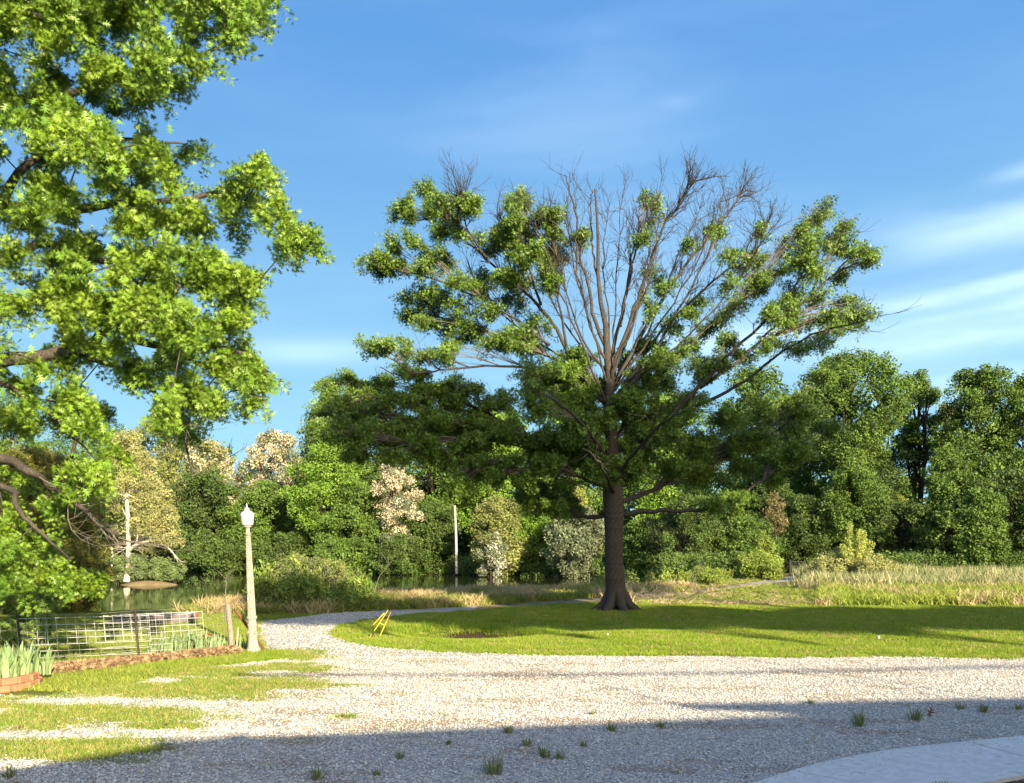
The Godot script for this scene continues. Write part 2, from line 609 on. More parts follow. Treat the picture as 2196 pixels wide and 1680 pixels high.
func build_setting():
	# the outline of the gravel, corner by corner round the yard, out along the track and back
	for q in [[-300, 1490], [0, 1490], [110, 1495], [250, 1470], [420, 1440], [560, 1420], [650, 1412], [610, 1400], [565, 1396], [555, 1372], [548, 1345], [560, 1334], [640, 1327], [700, 1318], [800, 1311], [900, 1306], [1000, 1302], [1290, 1282], [1500, 1265], [1640, 1246], [1700, 1237], [1745, 1231], [1830, 1228], [1830, 1231], [1752, 1238], [1690, 1248], [1600, 1261], [1500, 1273], [1290, 1292], [1100, 1302], [1000, 1311], [900, 1318], [850, 1323], [780, 1332], [730, 1343], [706, 1356], [712, 1366], [760, 1382], [830, 1393], [930, 1400], [1100, 1405], [1500, 1410], [2300, 1414], [3200, 1416]]:
		drive.append(flat2(q[0], q[1]))
	drive.append_array(PackedVector2Array([Vector2(22, 3), Vector2(-14, 3)]))
	pond_line = PackedVector2Array([Vector2(-70, -36), Vector2(-30, -29.5), Vector2(-14, -31), Vector2(-10, -34.5), Vector2(-7.5, -40), Vector2(-4, -41), Vector2(2, -44), Vector2(8, -50), Vector2(13, -58), Vector2(13, -70), Vector2(6, -77), Vector2(-9, -87), Vector2(-25, -98), Vector2(-38, -106), Vector2(-70, -112), Vector2(-110, -90)])

	var xs := axis_lines([[-700, 120], [-110, 12], [-60, 3], [-34, 1.0], [-14, 0.4], [22, 2.0], [60, 20], [120, 150], [700, 1]])
	var zs := axis_lines([[60, 12], [4, 1.5], [-6, 0.5], [-22.0, 0.15], [-24.0, 0.5], [-36, 1.0], [-62, 2.5], [-120, 30], [-200, 150], [-900, 1]])
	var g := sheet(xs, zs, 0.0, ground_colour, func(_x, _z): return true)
	tag(part("ground", g, M.soil, self), "grassy ground of the yard, meadow and woods", "ground", "", "structure")

	var gx := axis_lines([[-12, 0.2], [22, 1]])
	var gz := axis_lines([[3, 1.0], [-5, 0.16], [-19, 0.2], [-32, 1]])
	var drv := sheet(gx, gz, 0.014, gravel_colour, func(x, z): return on_drive(x, z) and not (x > -1.2 and z < -27.0))
	tag(part("gravel_driveway", drv, M.gravel, self), "pale gravel yard narrowing into a bent driveway", "driveway", "", "structure")
	var tx := axis_lines([[-2, 0.25], [16, 0.4], [30, 1]])
	var tz := axis_lines([[-26.8, 0.25], [-46, 0.4], [-76, 1]])
	var dirt := func(x: float, z: float) -> Color:
		var n := noise_a.get_noise_2d(x * 20, z * 20) * 0.5 + 0.5
		return Color(0.42, 0.34, 0.21).lerp(Color(0.34, 0.26, 0.12), n).lerp(Color(0.46, 0.44, 0.4), smoothstep(8, 18, x))
	var trk := sheet(tx, tz, 0.016, dirt, func(x, z): return on_drive(x, z) and x > -1.2 and z < -27.0 and noise_b.get_noise_2d(x * 60, z * 60) < 0.42)
	tag(part("dirt_track", trk, M.gravel, self), "tan dirt track running behind the middle oak to the gate", "track", "", "structure")

	var wb := Buf.new()
	for y in [Vector2(-160, 40)]:
		for p in [Vector3(-160, -0.5, -25), Vector3(30, -0.5, -25), Vector3(30, -0.5, -130), Vector3(-160, -0.5, -130)]:
			wb.v.append(p)
			wb.n.append(Vector3.UP)
	wb.i = PackedInt32Array([0, 2, 1, 0, 3, 2])
	tag(part("pond_water", wb, M.water, self), "dark still pond water reflecting the woods", "pond", "", "structure")

	build_sidewalk()

func prism(poly: Array, y0: float, y1: float) -> Buf:
	var b := Buf.new()
	var pts := PackedVector2Array()
	for p in poly:
		pts.append(p)
	var ids := Geometry2D.triangulate_polygon(pts)
	for k in range(0, ids.size(), 3):
		var a := pts[ids[k]]
		var c := pts[ids[k + 1]]
		var d := pts[ids[k + 2]]
		b.ntri(Vector3(a.x, y1, a.y), Vector3(c.x, y1, c.y), Vector3(d.x, y1, d.y), Vector3.UP)
	var mid := Vector2.ZERO
	for p in pts:
		mid += p / pts.size()
	for k in pts.size():
		var a := pts[k]
		var c := pts[(k + 1) % pts.size()]
		var o := ((a + c) * 0.5 - mid)
		b.quad(Vector3(a.x, y0, a.y), Vector3(c.x, y0, c.y), Vector3(c.x, y1, c.y), Vector3(a.x, y1, a.y), Vector3(o.x, 0, o.y))
	b.c.resize(b.v.size())
	b.c.fill(Color(0.97, 0.97, 0.96))
	return b

func build_sidewalk():
	var walk := thing("sidewalk", Vector3.ZERO, "curved pale concrete walk at the lower right", "sidewalk")
	tag(walk, "", "", "", "structure")
	var outer := []
	var inner := []
	for q in [[1500, 1722], [1698, 1652], [1880, 1612], [2072, 1590], [2300, 1568], [2520, 1552]]:
		outer.append(flat2(q[0], q[1], 0.06))
	for q in [[1850, 1745], [1985, 1708], [2120, 1677], [2290, 1648], [2480, 1622], [2700, 1600]]:
		inner.append(flat2(q[0], q[1], 0.06))
	var cuts := [0, 1, 3, 5]
	var o2 := spline(outer, 8)
	var i2 := spline(inner, 8)
	for k in 3:
		var poly := []
		var a: int = cuts[k] * 8
		var e: int = cuts[k + 1] * 8
		for j in range(a, e + 1):
			poly.append(o2[j])
		for j in range(e, a - 1, -1):
			poly.append(i2[j])
		var mid := Vector2.ZERO
		for p in poly:
			mid += p / poly.size()
		var slim := []
		for p in poly:
			slim.append(p + (mid - p).normalized() * 0.011)
		part("slab", prism(slim, -0.06, 0.06), M.concrete, walk)
	var bed := Buf.new()
	var ring := i2.duplicate()
	ring.append(Vector2(8, -4))
	ring.append(Vector2(2.4, -5))
	var bb := prism(ring, -0.05, 0.025)
	bb.c.fill(Color(0.09, 0.065, 0.045))
	tag(part("planting_bed", bb, M.soil, self), "strip of bare brown soil inside the curve of the walk", "soil", "", "structure")

# ---------------------------------------------------------------- ground cover

func spread(called: String, label: String, cat: String, meshes: Array, spots: Array):
	# joins several MultiMeshes of one sort under one name
	var o := thing(called, Vector3.ZERO, label, cat)
	tag(o, "", "", "", "stuff")
	for k in meshes.size():
		if spots[k].x.size():
			many(called + "_patch", meshes[k], spots[k], o)

func fresh(n: int) -> Array:
	var out := []
	for k in n:
		out.append(Spots.new())
	return out

func upright(x: float, z: float, sc: Vector3, lean := 0.15) -> Transform3D:
	var b := Basis(Vector3.UP, rng.randf() * TAU).scaled(sc)
	b = Basis(Vector3(rng.randf_range(-1, 1), 0, rng.randf_range(-1, 1)).normalized(), rng.randf() * lean) * b
	return Transform3D(b, Vector3(x, height(x, z) - 0.003, z))

func build_ground_cover():
	# gravel stones, nearest yard only
	var st := fresh(4)
	for k in 170000:
		var d := sqrt(lerpf(49.0, 289.0, pow(rng.randf(), 1.5)))
		var u := rng.randf_range(-120, 2320)
		var x := (u - MID) / FOCAL * d
		if not on_drive(x, -d) or rng.randf() < grassy(x, -d) * 0.9:
			continue
		var s := rng.randf_range(0.007, 0.0155) * (1.0 + 0.5 * float(rng.randf() > 0.93))
		var c := tint(Color(0.42, 0.415, 0.395), Color(0.68, 0.655, 0.60), 0.18)
		var worn := smoothstep(0.18, 0.5, noise_a.get_noise_2d(x * 13, d * 40) + 0.6 * noise_b.get_noise_2d(x * 60, d * 120))
		if rng.randf() < worn * 0.45:
			continue
		if rng.randf() < 0.04 + worn * 0.25:
			c = tint(Color(0.34, 0.22, 0.14), Color(0.50, 0.40, 0.29))
		st[k % 4].put(Transform3D(Basis.from_euler(Vector3(rng.randf_range(-0.5, 0.5), rng.randf() * TAU, rng.randf_range(-0.5, 0.5))).scaled(Vector3(s, s * 0.8, s)), Vector3(x, 0.016 + s * 0.25, -d)), c)
	var lip := []
	for q in [[1500, 1722], [1698, 1652], [1880, 1612], [2072, 1590], [2300, 1568]]:
		lip.append(flat2(q[0], q[1], 0.06))
	var lips := spline(lip, 8)
	for k in 420:                 # kicked up onto the edge of the walk
		var e := rng.randi() % (lips.size() - 1)
		var p: Vector2 = lips[e].lerp(lips[e + 1], rng.randf()) + Vector2(0.35, 0.94) * (0.05 + 0.45 * pow(rng.randf(), 2.5))
		var s := rng.randf_range(0.005, 0.012)
		st[k % 4].put(Transform3D(Basis(Vector3.UP, rng.randf() * TAU).scaled(Vector3(s, s * 0.8, s)), Vector3(p.x, 0.06 + s * 0.3, p.y)), tint(Color(0.42, 0.415, 0.395), Color(0.68, 0.655, 0.60), 0.18))
	for k in 26000:
		var d := rng.randf_range(17.0, 29.0)
		var x := rng.randf_range(-8.0, 2.0)
		if not on_drive(x, -d):
			continue
		var s := rng.randf_range(0.010, 0.022)
		st[k % 4].put(Transform3D(Basis.from_euler(Vector3(rng.randf_range(-0.5, 0.5), rng.randf() * TAU, rng.randf_range(-0.5, 0.5))).scaled(Vector3(s, s * 0.8, s)), Vector3(x, height(x, -d) + 0.016 + s * 0.25, -d)), tint(Color(0.42, 0.415, 0.395), Color(0.68, 0.655, 0.60), 0.18))
	spread("gravel_stones", "loose crushed limestone covering the yard", "gravel", L.pebble, st)

	# mown lawn
	var lawn := fresh(4)
	var yellow := Color(0.25, 0.32, 0.03)
	var green := Color(0.12, 0.23, 0.022)
	for k in 118000:
		var d := lerpf(15.6, 34.5, pow(rng.randf(), 1.15))
		var x := rng.randf_range(-0.72, 0.72) * d
		if x < -7.5 or on_drive(x, -d):
			continue
		var hole := (x + 1.0) / 0.55
		var hz := (-d + 23.0) / 0.4
		if exp(-hole * hole - hz * hz) > rng.randf_range(0.06, 0.3):
			continue
		var n := noise_a.get_noise_2d(x * 14, d * 30) * 0.5 + 0.5
		var stripe := 0.5 + 0.5 * sin(d * 5.2 + x * 0.2 + noise_a.get_noise_2d(x * 3, d * 3) * 3.0)
		var h := 0.55 + 0.5 * n + 0.25 * stripe
		var c := tint(green, yellow, 0.22).lerp(yellow, n * 0.6 * stripe)
		var bald := noise_b.get_noise_2d(x * 30, d * 60) + 0.4 * noise_a.get_noise_2d(x * 40, d * 90)
		if bald > 0.38 and rng.randf() < 0.6:
			continue
		if rng.randf() < 0.05 + 0.35 * smoothstep(0.2, 0.4, bald):
			c = tint(Color(0.36, 0.29, 0.12), Color(0.45, 0.36, 0.17))
		var root := Vector2(x - 3.4, d - 29.2).length()
		if root < 1.5:
			h *= 1.7
		lawn[k % 4].put(upright(x, -d, Vector3(1.15, h, 1.15)), c)
	# yard behind the fence, and grass that creeps into the gravel
	for k in 34000:
		var d := rng.randf_range(13.0, 28.0)
		var x := rng.randf_range(-17, -5.2)
		if on_drive(x, -d) or not in_view(x, -d, 120) or height(x, -d) < -0.35:
			continue
		lawn[k % 4].put(upright(x, -d, Vector3(1.2, rng.randf_range(0.5, 1.25), 1.2)), tint(Color(0.14, 0.22, 0.03), Color(0.28, 0.31, 0.06), 0.25))
	for k in 90000:
		var d := rng.randf_range(7.2, 18.0)
		var x := rng.randf_range(-9.5, -0.5)
		if not in_view(x, -d, 60) or not on_drive(x, -d):
			continue
		var g := grassy(x, -d)
		if rng.randf() > g * 0.9 + 0.004:
			continue
		var c := tint(Color(0.12, 0.22, 0.028), Color(0.25, 0.30, 0.05), 0.25)
		if rng.randf() < 0.2:
			c = tint(Color(0.36, 0.30, 0.12), Color(0.46, 0.36, 0.16))
		lawn[k % 4].put(upright(x, -d, Vector3(1.0, rng.randf_range(0.3, 0.95), 1.0)), c)
	for k in 900:
		var g := rng.randf() * TAU
		var q := rng.randf_range(1.5, 2.3)
		if sin(g) > -0.1:
			continue
		var x := -1.0 + cos(g) * q * 1.1
		var z := -22.9 + sin(g) * q * 0.5
		lawn[k % 4].put(upright(x, z, Vector3(1.1, rng.randf_range(1.2, 2.8), 1.1)), tint(green, yellow, 0.22))
	spread("lawn_grass", "short green grass of the mown lawn and yard edges", "grass", L.turf, lawn)

	# tall grass on the pond bank, dry seed stems among it
	var tall := fresh(4)
	for k in 16000:
		var d := rng.randf_range(27.5, 46.0)
		var x := rng.randf_range(-10.5, 9.0)
		var y := height(x, -d)
		if on_drive(x, -d) or y < -0.62:
			continue
		var far := flat2(MID + FOCAL * x / d, HORIZON + EYE * FOCAL / d)
		# only the pond side of the track
		var u := MID + FOCAL * x / d
		var track_v := 1334.0 - maxf(0.0, u - 560.0) * 0.071
		if HORIZON + EYE * FOCAL / d > track_v - 1.0:
			continue
		var dry := noise_a.get_noise_2d(x * 16, d * 16) + rng.randf_range(-0.3, 0.3) > 0.24
		var c := tint(Color(0.40, 0.32, 0.17), Color(0.52, 0.40, 0.24)) if dry else tint(Color(0.16, 0.22, 0.04), Color(0.30, 0.32, 0.08))
		var h := rng.randf_range(0.2, 0.42) * (1.35 if dry else 1.0)
		tall[k % 4].put(upright(x, -d, Vector3(1.1, h, 1.1), 0.25), c)
	# meadow to the right of the middle oak
	for k in 26000:
		var d := rng.randf_range(32.0, 78.0)
		var x := rng.randf_range(3.6, 0.68 * d + 3.0)
		if on_drive(x, -d) or height(x, -d) < -0.6:
			continue
		var edge := 31.6 + noise_a.get_noise_2d(x * 6, 3.0) * 2.0
		if d < edge:
			continue
		var n := noise_a.get_noise_2d(x * 9, d * 9) * 0.5 + 0.5
		var dry := n + rng.randf_range(-0.25, 0.25) > (0.56 if x < 12 else 0.72)
		var c := tint(Color(0.42, 0.34, 0.19), Color(0.50, 0.38, 0.26)) if dry else tint(Color(0.15, 0.23, 0.03), Color(0.30, 0.34, 0.06))
		var h := rng.randf_range(0.22, 0.5) * (0.8 + n * 0.6)
		var mu := MID + FOCAL * x / d
		if (mu > 1660 and mu < 1765 and d > 48.0) or (mu > 1340 and mu < 1765 and rng.randf() < 0.35):
			continue
		if mu > 1340 and mu < 1765:
			h *= 0.26
		tall[k % 4].put(upright(x, -d, Vector3(1.3, h, 1.3), 0.3), c)
	spread("tall_grass", "tall green and straw coloured grass along the pond bank and meadow", "grass", L.tall, tall)

	var reed := fresh(4)
	for k in 9500:
		var d := rng.randf_range(43.0, 68.0)
		var x := rng.randf_range(14.0, 52.0)
		if x < 0.335 * d + 1.0 + rng.randf_range(-2, 3) or x > 0.66 * d:
			continue
		var c := tint(Color(0.13, 0.19, 0.07), Color(0.25, 0.28, 0.12)) if rng.randf() < 0.72 else tint(Color(0.42, 0.36, 0.22), Color(0.5, 0.44, 0.3))
		reed[k % 4].put(upright(x, -d, Vector3(1.4, rng.randf_range(0.55, 1.3) * (0.85 + 0.4 * noise_a.get_noise_2d(x * 6, d * 6)), 1.4), 0.28), c)
	spread("cattail_reeds", "grey green cattail reeds standing right of the gate", "reeds", L.tall, reed)

	# leafy weeds right of the lamp and along the bank
	var weed := fresh(3)
	for k in 1000:
		var d := rng.randf_range(28.5, 34.0)
		var u := rng.randf_range(540, 800)
		var x := (u - MID) / FOCAL * d
		if on_drive(x, -d) or HORIZON + EYE * FOCAL / d > 1333.0 - maxf(0.0, u - 560.0) * 0.071:
			continue
		weed[k % 3].put(upright(x, -d, Vector3(0.95, rng.randf_range(0.3, 0.95) * (1.0 + 1.1 * noise_a.get_noise_2d(x * 22, d * 14)) * (1.0 - 0.4 * smoothstep(700, 800, u)) + (0.7 if rng.randf() < 0.08 else 0.0), 1.0), 0.35), tint(Color(0.11, 0.19, 0.03), Color(0.24, 0.29, 0.07)))
	for k in 260:
		var d := rng.randf_range(36.0, 58.0)
		var x := rng.randf_range(4.0, 14.0)
		if on_drive(x, -d) or height(x, -d) < -0.4:
			continue
		var wu := MID + FOCAL * x / d
		if HORIZON + EYE * FOCAL / d > 1280.0 - (wu - 1290.0) * 0.115:
			continue
		weed[k % 3].put(upright(x, -d, Vector3(1.1, rng.randf_range(0.5, 1.1), 1.1), 0.2), tint(Color(0.13, 0.2, 0.03), Color(0.25, 0.3, 0.06)))
	spread("bank_weeds", "leafy green weeds crowding the bank right of the lamp post", "weeds", L.stalk, weed)

	# brown leaves heaped along the fence
	var dl := fresh(2)
	for k in 5200:
		var t := rng.randf()
		var p := Vector2(-8.1, -14.45).lerp(Vector2(-5.45, -17.6), t)
		var side := Vector2(0.76, 0.64) * (rng.randf_range(-0.42, 0.42) * (1.0 - 0.5 * t))
		p += side
		var m := 0.12 * (1.0 - absf(side.length()) / 0.55)
		dl[k % 2].put(Transform3D(Basis.from_euler(Vector3(rng.randf_range(-0.9, 0.9), rng.randf() * TAU, rng.randf_range(-0.9, 0.9))).scaled(Vector3.ONE * rng.randf_range(0.5, 1.0)), Vector3(p.x, rng.randf_range(0.015, 0.03 + m), p.y)), tint(Color(0.16, 0.10, 0.06), Color(0.42, 0.30, 0.18)))
	for k in 260:
		var d := sqrt(rng.randf_range(52.0, 290.0))
		var x := rng.randf_range(-0.62, 0.62) * d
		if on_drive(x, -d):
			dl[k % 2].put(Transform3D(Basis.from_euler(Vector3(rng.randf_range(-0.5, 0.5), rng.randf() * TAU, rng.randf_range(-0.5, 0.5))).scaled(Vector3.ONE * rng.randf_range(0.3, 0.6)), Vector3(x, 0.04, -d)), tint(Color(0.16, 0.10, 0.06), Color(0.36, 0.25, 0.15)))
	spread("fallen_leaves", "brown dead leaves drifted along the fence foot and strewn on the gravel", "leaves", L.dead_leaf, dl)

# ---------------------------------------------------------------- trees

func limb_tubes(b: Buf, pts: Array, r0: float, r1: float, sides: int):
	b.tube(pts, tapered(pts.size(), r0, r1, 0.8), sides)

func bare_twigs(b: Buf, from: Vector3, dir: Vector3, length: float, r: float, depth: int):
	# a dead branch that keeps forking
	var pts := [from]
	var p := from
	var d := dir.normalized()
	var steps := 4
	for s in steps:
		d = (d + vec(0.28) + Vector3(0, 0.05, 0)).normalized()
		p += d * length / steps
		pts.append(p)
	b.tube(pts, tapered(steps + 1, r, r * 0.45), 4 if depth > 1 else 3, 0.0, 0, false)
	if depth <= 0:
		return
	for k in 3 + int(depth > 1):
		var q: Vector3 = pts[1 + rng.randi() % steps]
		bare_twigs(b, q, (d + vec(0.95)).normalized(), length * rng.randf_range(0.45, 0.75), r * 0.6, depth - 1)

func sprig_ball(sp: Array, c: Vector3, r: Vector3, n: int, ca: Color, cb: Color, sc := 1.0, droop := 0.0):
	for k in n:
		var o := vec(1.0)
		o = o.normalized() * pow(o.length(), 0.6)
		var p := c + o * r
		p.y -= droop * o.length_squared()
		var y := (o * 0.7 + vec(0.8) + Vector3(0, -0.2, 0)).normalized()
		sp[rng.randi() % sp.size()].put(Transform3D(turned(y, rng.randf() * TAU).scaled(Vector3.ONE * sc * rng.randf_range(0.8, 1.2)), p), tint(ca, cb, 0.2))

func spray(tw: Buf, sp: Array, from: Vector3, c: Vector3, r: Vector3, strands: int, each: int, ca: Color, cb: Color, sc: float, droop: float, thick := 0.012):
	# a branchlet from the bough to c that splits into leafy twigs
	var l := from.distance_to(c)
	var way := wobbled([from, from.lerp(c, 0.4) + Vector3(0, 0.06 * l, 0), from.lerp(c, 0.75) + Vector3(0, 0.06 * l, 0), c], 0.045 * l)
	tw.tube(way, tapered(4, thick, thick * 0.55), 4, 0, 0, false)
	for k in strands:
		var e := c + vec(1.0) * r - Vector3(0, droop * rng.randf(), 0)
		var a: Vector3 = way[2].lerp(c, rng.randf())
		var mid := a.lerp(e, 0.5) + Vector3(0, 0.15 * a.distance_to(e), 0)
		tw.tube([a, mid, e], [thick * 0.5, thick * 0.4, thick * 0.2], 3, 0, 0, false)
		for j in each:
			var t := 0.2 + 0.9 * (j + rng.randf()) / each
			var p := (a.lerp(mid, t * 2.0) if t < 0.5 else mid.lerp(e, t * 2.0 - 1.0)) + vec(0.07)
			var y := ((e - a).normalized() * 0.5 + vec(0.8) - Vector3(0, droop * 1.5, 0)).normalized()
			sp[rng.randi() % sp.size()].put(Transform3D(turned(y, rng.randf() * TAU).scaled(Vector3.ONE * sc * rng.randf_range(0.7, 1.2)), p), tint(ca, cb, 0.32))

func nearest_on(limbs: Array, p: Vector3) -> Array:
	var best := 1e9
	var out := [Vector3.ZERO, 0]
	for k in limbs.size():
		for q in limbs[k]:
			var d: float = q.distance_squared_to(p)
			if d < best:
				best = d
				out = [q, k]
	return out

func build_middle_oak():
	var D := 29.2
	var base := flat(1322, 1312)
	var o := thing("oak_tree", base, "half dead oak with bare upper limbs standing alone on the lawn", "tree")
	var bm: Material = M.oak_bark
	var tb := Buf.new()
	var tp := []
	var tr := []
	for q in [[1322, 1316, 42], [1321, 1304, 31], [1320, 1288, 26.5], [1319, 1255, 24], [1318, 1200, 22], [1317, 1140, 22.5], [1316, 1090, 25], [1314, 1040, 23.5], [1313, 985, 22], [1311, 925, 17], [1308, 865, 14], [1306, 805, 12.5], [1304, 760, 11], [1298, 700, 7.5], [1290, 650, 6.3], [1284, 590, 5.2], [1281, 520, 4.2], [1279, 465, 3.3], [1275, 408, 2.2]]:
		tp.append(at(q[0], q[1], D) - base + Vector3(rng.randf_range(-0.03, 0.03), 0, rng.randf_range(-0.1, 0.1)))
		tr.append(q[2] * D / FOCAL * (0.9 if q[1] > 1000 else 0.78))
	tb.tube(tp, tr, 22, 0.05, 6)
	for k in 7:                     # root flare
		var g := TAU * k / 7 + 0.4
		var dir := Vector3(cos(g), 0, sin(g))
		tb.tube([dir * 0.25 + Vector3(0, 0.6, 0), dir * 0.42 + Vector3(0, 0.22, 0), dir * 0.75 + Vector3(0, 0.02, 0), dir * 1.05 - Vector3(0, 0.08, 0)], [0.16, 0.17, 0.12, 0.05], 7)
	part("trunk", tb, bm, o)

	# each limb: depth it gains, width at the root, then its course
	var courses := [
		[0.2, 9, [[1303, 760], [1272, 670], [1258, 600], [1243, 540], [1236, 470], [1228, 430], [1217, 392], [1212, 372]]],
		[-0.4, 5, [[1284, 600], [1270, 540], [1269, 500], [1267, 430], [1272, 405]]],
		[0.8, 4, [[1262, 600], [1240, 560], [1225, 525], [1200, 492], [1176, 468]]],
		[0.7, 9, [[1307, 790], [1330, 690], [1348, 610], [1360, 550], [1376, 500], [1392, 470]]],
		[-1.2, 7, [[1330, 700], [1346, 600], [1356, 540], [1366, 500], [1373, 460]]],
		[1.5, 10, [[1310, 800], [1346, 700], [1374, 625], [1396, 560], [1422, 490], [1448, 450], [1470, 415], [1488, 388]]],
		[-1.0, 10, [[1312, 840], [1366, 735], [1408, 662], [1460, 582], [1518, 512], [1550, 475], [1578, 435], [1598, 408]]],
		[2.4, 8, [[1314, 870], [1390, 780], [1440, 690], [1500, 630], [1560, 580], [1616, 548], [1640, 500]]],
		[-2.4, 7, [[1314, 900], [1400, 820], [1460, 760], [1530, 700], [1590, 650], [1650, 590]]],
		[1.8, 14, [[1317, 1030], [1380, 950], [1440, 890], [1500, 830], [1560, 765], [1630, 700], [1690, 630], [1740, 570], [1790, 500]]],
		[0.4, 8, [[1500, 832], [1590, 770], [1660, 700], [1720, 650], [1790, 590], [1850, 555]]],
		[3.0, 9, [[1440, 890], [1540, 850], [1620, 800], [1700, 740], [1780, 705], [1850, 690]]],
		[-2.6, 13, [[1317, 1080], [1380, 1058], [1450, 1028], [1520, 998], [1590, 970], [1660, 930], [1720, 880]]],
		[1.0, 13, [[1318, 1108], [1370, 1098], [1430, 1096], [1490, 1096], [1545, 1084], [1590, 1060], [1650, 1020], [1720, 975], [1770, 930]]],
		[-1.6, 13, [[1316, 1106], [1270, 1108], [1232, 1106], [1196, 1094], [1162, 1078], [1120, 1064], [1080, 1056]]],
		[1.6, 9, [[1314, 1052], [1262, 1034], [1215, 1016], [1128, 1012], [1011, 1006], [956, 1026], [900, 1036]]],
		[-2.2, 11, [[1313, 1020], [1270, 1000], [1222, 990], [1167, 972], [1108, 958], [1040, 945], [960, 935]]],
		[0.6, 11, [[1313, 990], [1290, 960], [1207, 950], [1144, 946], [1060, 925], [950, 905], [860, 900], [770, 880]]],
		[-1.0, 6, [[1144, 946], [1080, 905], [1000, 870], [900, 850], [800, 845], [720, 835]]],
		[2.6, 6, [[1060, 925], [980, 940], [880, 950], [790, 940], [720, 925]]],
		[-0.8, 11, [[1307, 880], [1250, 805], [1208, 735], [1179, 683], [1142, 642], [1106, 609], [1050, 564], [1016, 525], [975, 492], [930, 475], [870, 470]]],
		[1.0, 5, [[1050, 564], [1012, 510], [994, 465], [988, 420]]],
		[-1.2, 5, [[1106, 609], [1085, 540], [1072, 505], [1066, 455]]],
		[-1.4, 8, [[1290, 850], [1230, 795], [1178, 765], [1095, 734], [1016, 706], [943, 683], [885, 660]]],
		[0.6, 8, [[1270, 850], [1190, 808], [1106, 787], [982, 790], [915, 798], [858, 806], [815, 790]]],
		[-0.6, 6, [[1179, 740], [1110, 688], [1040, 645], [954, 609], [869, 581], [806, 575]]],
		[0.9, 6, [[1160, 655], [1132, 570], [1115, 510], [1105, 440]]],
		[1.6, 6, [[1215, 745], [1200, 660], [1190, 600], [1170, 540], [1150, 480]]],
		[5.5, 11, [[1316, 1040], [1340, 1000], [1380, 950], [1420, 910], [1470, 880]]],
		[5.0, 11, [[1314, 1000], [1280, 950], [1240, 900], [1190, 860], [1130, 830]]],
		[6.0, 10, [[1316, 1060], [1300, 1020], [1280, 985], [1250, 960]]],
		[-5.0, 10, [[1312, 960], [1350, 880], [1390, 820], [1430, 780]]],
		[-5.0, 10, [[1312, 950], [1270, 870], [1230, 810], [1180, 770]]],
	]
	var limbs := []
	var limb_bufs := []
	for q in courses:
		var pts := []
		var n: int = q[2].size()
		for k in n:
			var t := float(k) / (n - 1)
			# positive reaches towards the viewer
			var d: float = D - q[0] * t * 1.3
			pts.append(at(q[2][k][0], q[2][k][1], d) - base)
		var fine := wobbled(spline(pts, 4), 0.045)
		fine[0] = pts[0]
		var b := Buf.new()
		b.tube(fine, tapered(fine.size(), q[1] * 0.0088, 0.016, 0.6), 8)
		limbs.append(fine)
		limb_bufs.append(b)

	# thin bare leaders fanning up through the dead top
	for k in 14:
		var u := lerpf(985.0, 1655.0, (k + rng.randf_range(-0.5, 1.5)) / 14.0)
		var v := 385.0 + 0.00075 * pow(u - 1390.0, 2.0) * 0.9 + (rng.randf_range(-12, 60) if k % 4 else rng.randf_range(60, 170))
		var side := rng.randf_range(-2.5, 2.5)
		var f := lerpf(0.0, 1.0, absf(u - 1310.0) / 340.0)
		var a := at(1307 + (u - 1307) * 0.05, 800 + 60 * f + rng.randf_range(-40, 30), D - side * 0.1)
		var m1 := at(lerpf(1307, u, 0.42 + 0.1 * f), lerpf(820, v, 0.34) + rng.randf_range(-15, 15), D - side * 0.5)
		var m2 := at(lerpf(1307, u, 0.76 + 0.08 * f) + rng.randf_range(-18, 18), lerpf(820, v, 0.70), D - side * 0.8)
		var way := wobbled(spline([a - base, m1 - base, m2 - base, at(u, v, D - side) - base], 5), 0.07)
		var b := Buf.new()
		b.tube(way, tapered(way.size(), rng.randf_range(0.035, 0.07), 0.010 if k % 4 else 0.022, 0.7), 6)
		for j in 13:
			var q := int(way.size() * rng.randf_range(0.4, 0.99))
			var dir: Vector3 = (way[mini(q + 1, way.size() - 1)] - way[q - 1]).normalized()
			bare_twigs(b, way[q], dir * 0.9 + vec(0.8) + Vector3(0, 0.2, 0), rng.randf_range(0.45, 1.0), 0.010, 2 if j % 2 else 1)
		limbs.append(way)
		limb_bufs.append(b)
	# dead upper twigs and small bare shoots
	for k in [3, 4, 5, 5, 6, 6, 7, 8, 21, 21, 22, 5, 6, 7, 9]:
		var lim: Array = limbs[k]
		for j in 10:
			var a := int(lim.size() * rng.randf_range(0.35, 0.99))
			var dir: Vector3 = (lim[mini(a + 1, lim.size() - 1)] - lim[a - 1]).normalized()
			bare_twigs(limb_bufs[k], lim[a], dir + vec(0.9) + Vector3(0, 0.2, 0), rng.randf_range(0.4, 0.95), 0.015, 2)
	for k in limbs.size():
		for j in 9:
			var lim: Array = limbs[k]
			var a := int(lim.size() * rng.randf_range(0.25, 0.99))
			var along: Vector3 = (lim[mini(a + 1, lim.size() - 1)] - lim[a - 1]).normalized()
			bare_twigs(limb_bufs[k], lim[a], along * 0.7 + vec(0.9) + Vector3(0, 0.1, 0), rng.randf_range(0.5, 1.2), 0.011, 1)
	for j in 9:                     # hanging dead spray right of the trunk
		bare_twigs(limb_bufs[13], limbs[13][4 + j % 5], Vector3(rng.randf_range(-0.2, 0.5), -1, rng.randf_range(-0.3, 0.3)), rng.randf_range(0.6, 1.3), 0.014, 2)
	for j in 10:
		bare_twigs(limb_bufs[12], limbs[12][8 + j % 6] , Vector3(rng.randf_range(-1, 0.4), rng.randf_range(0, 0.8), 0.6), rng.randf_range(0.8, 1.6), 0.014, 2)

	# where the leaves sit
	var tufts := []
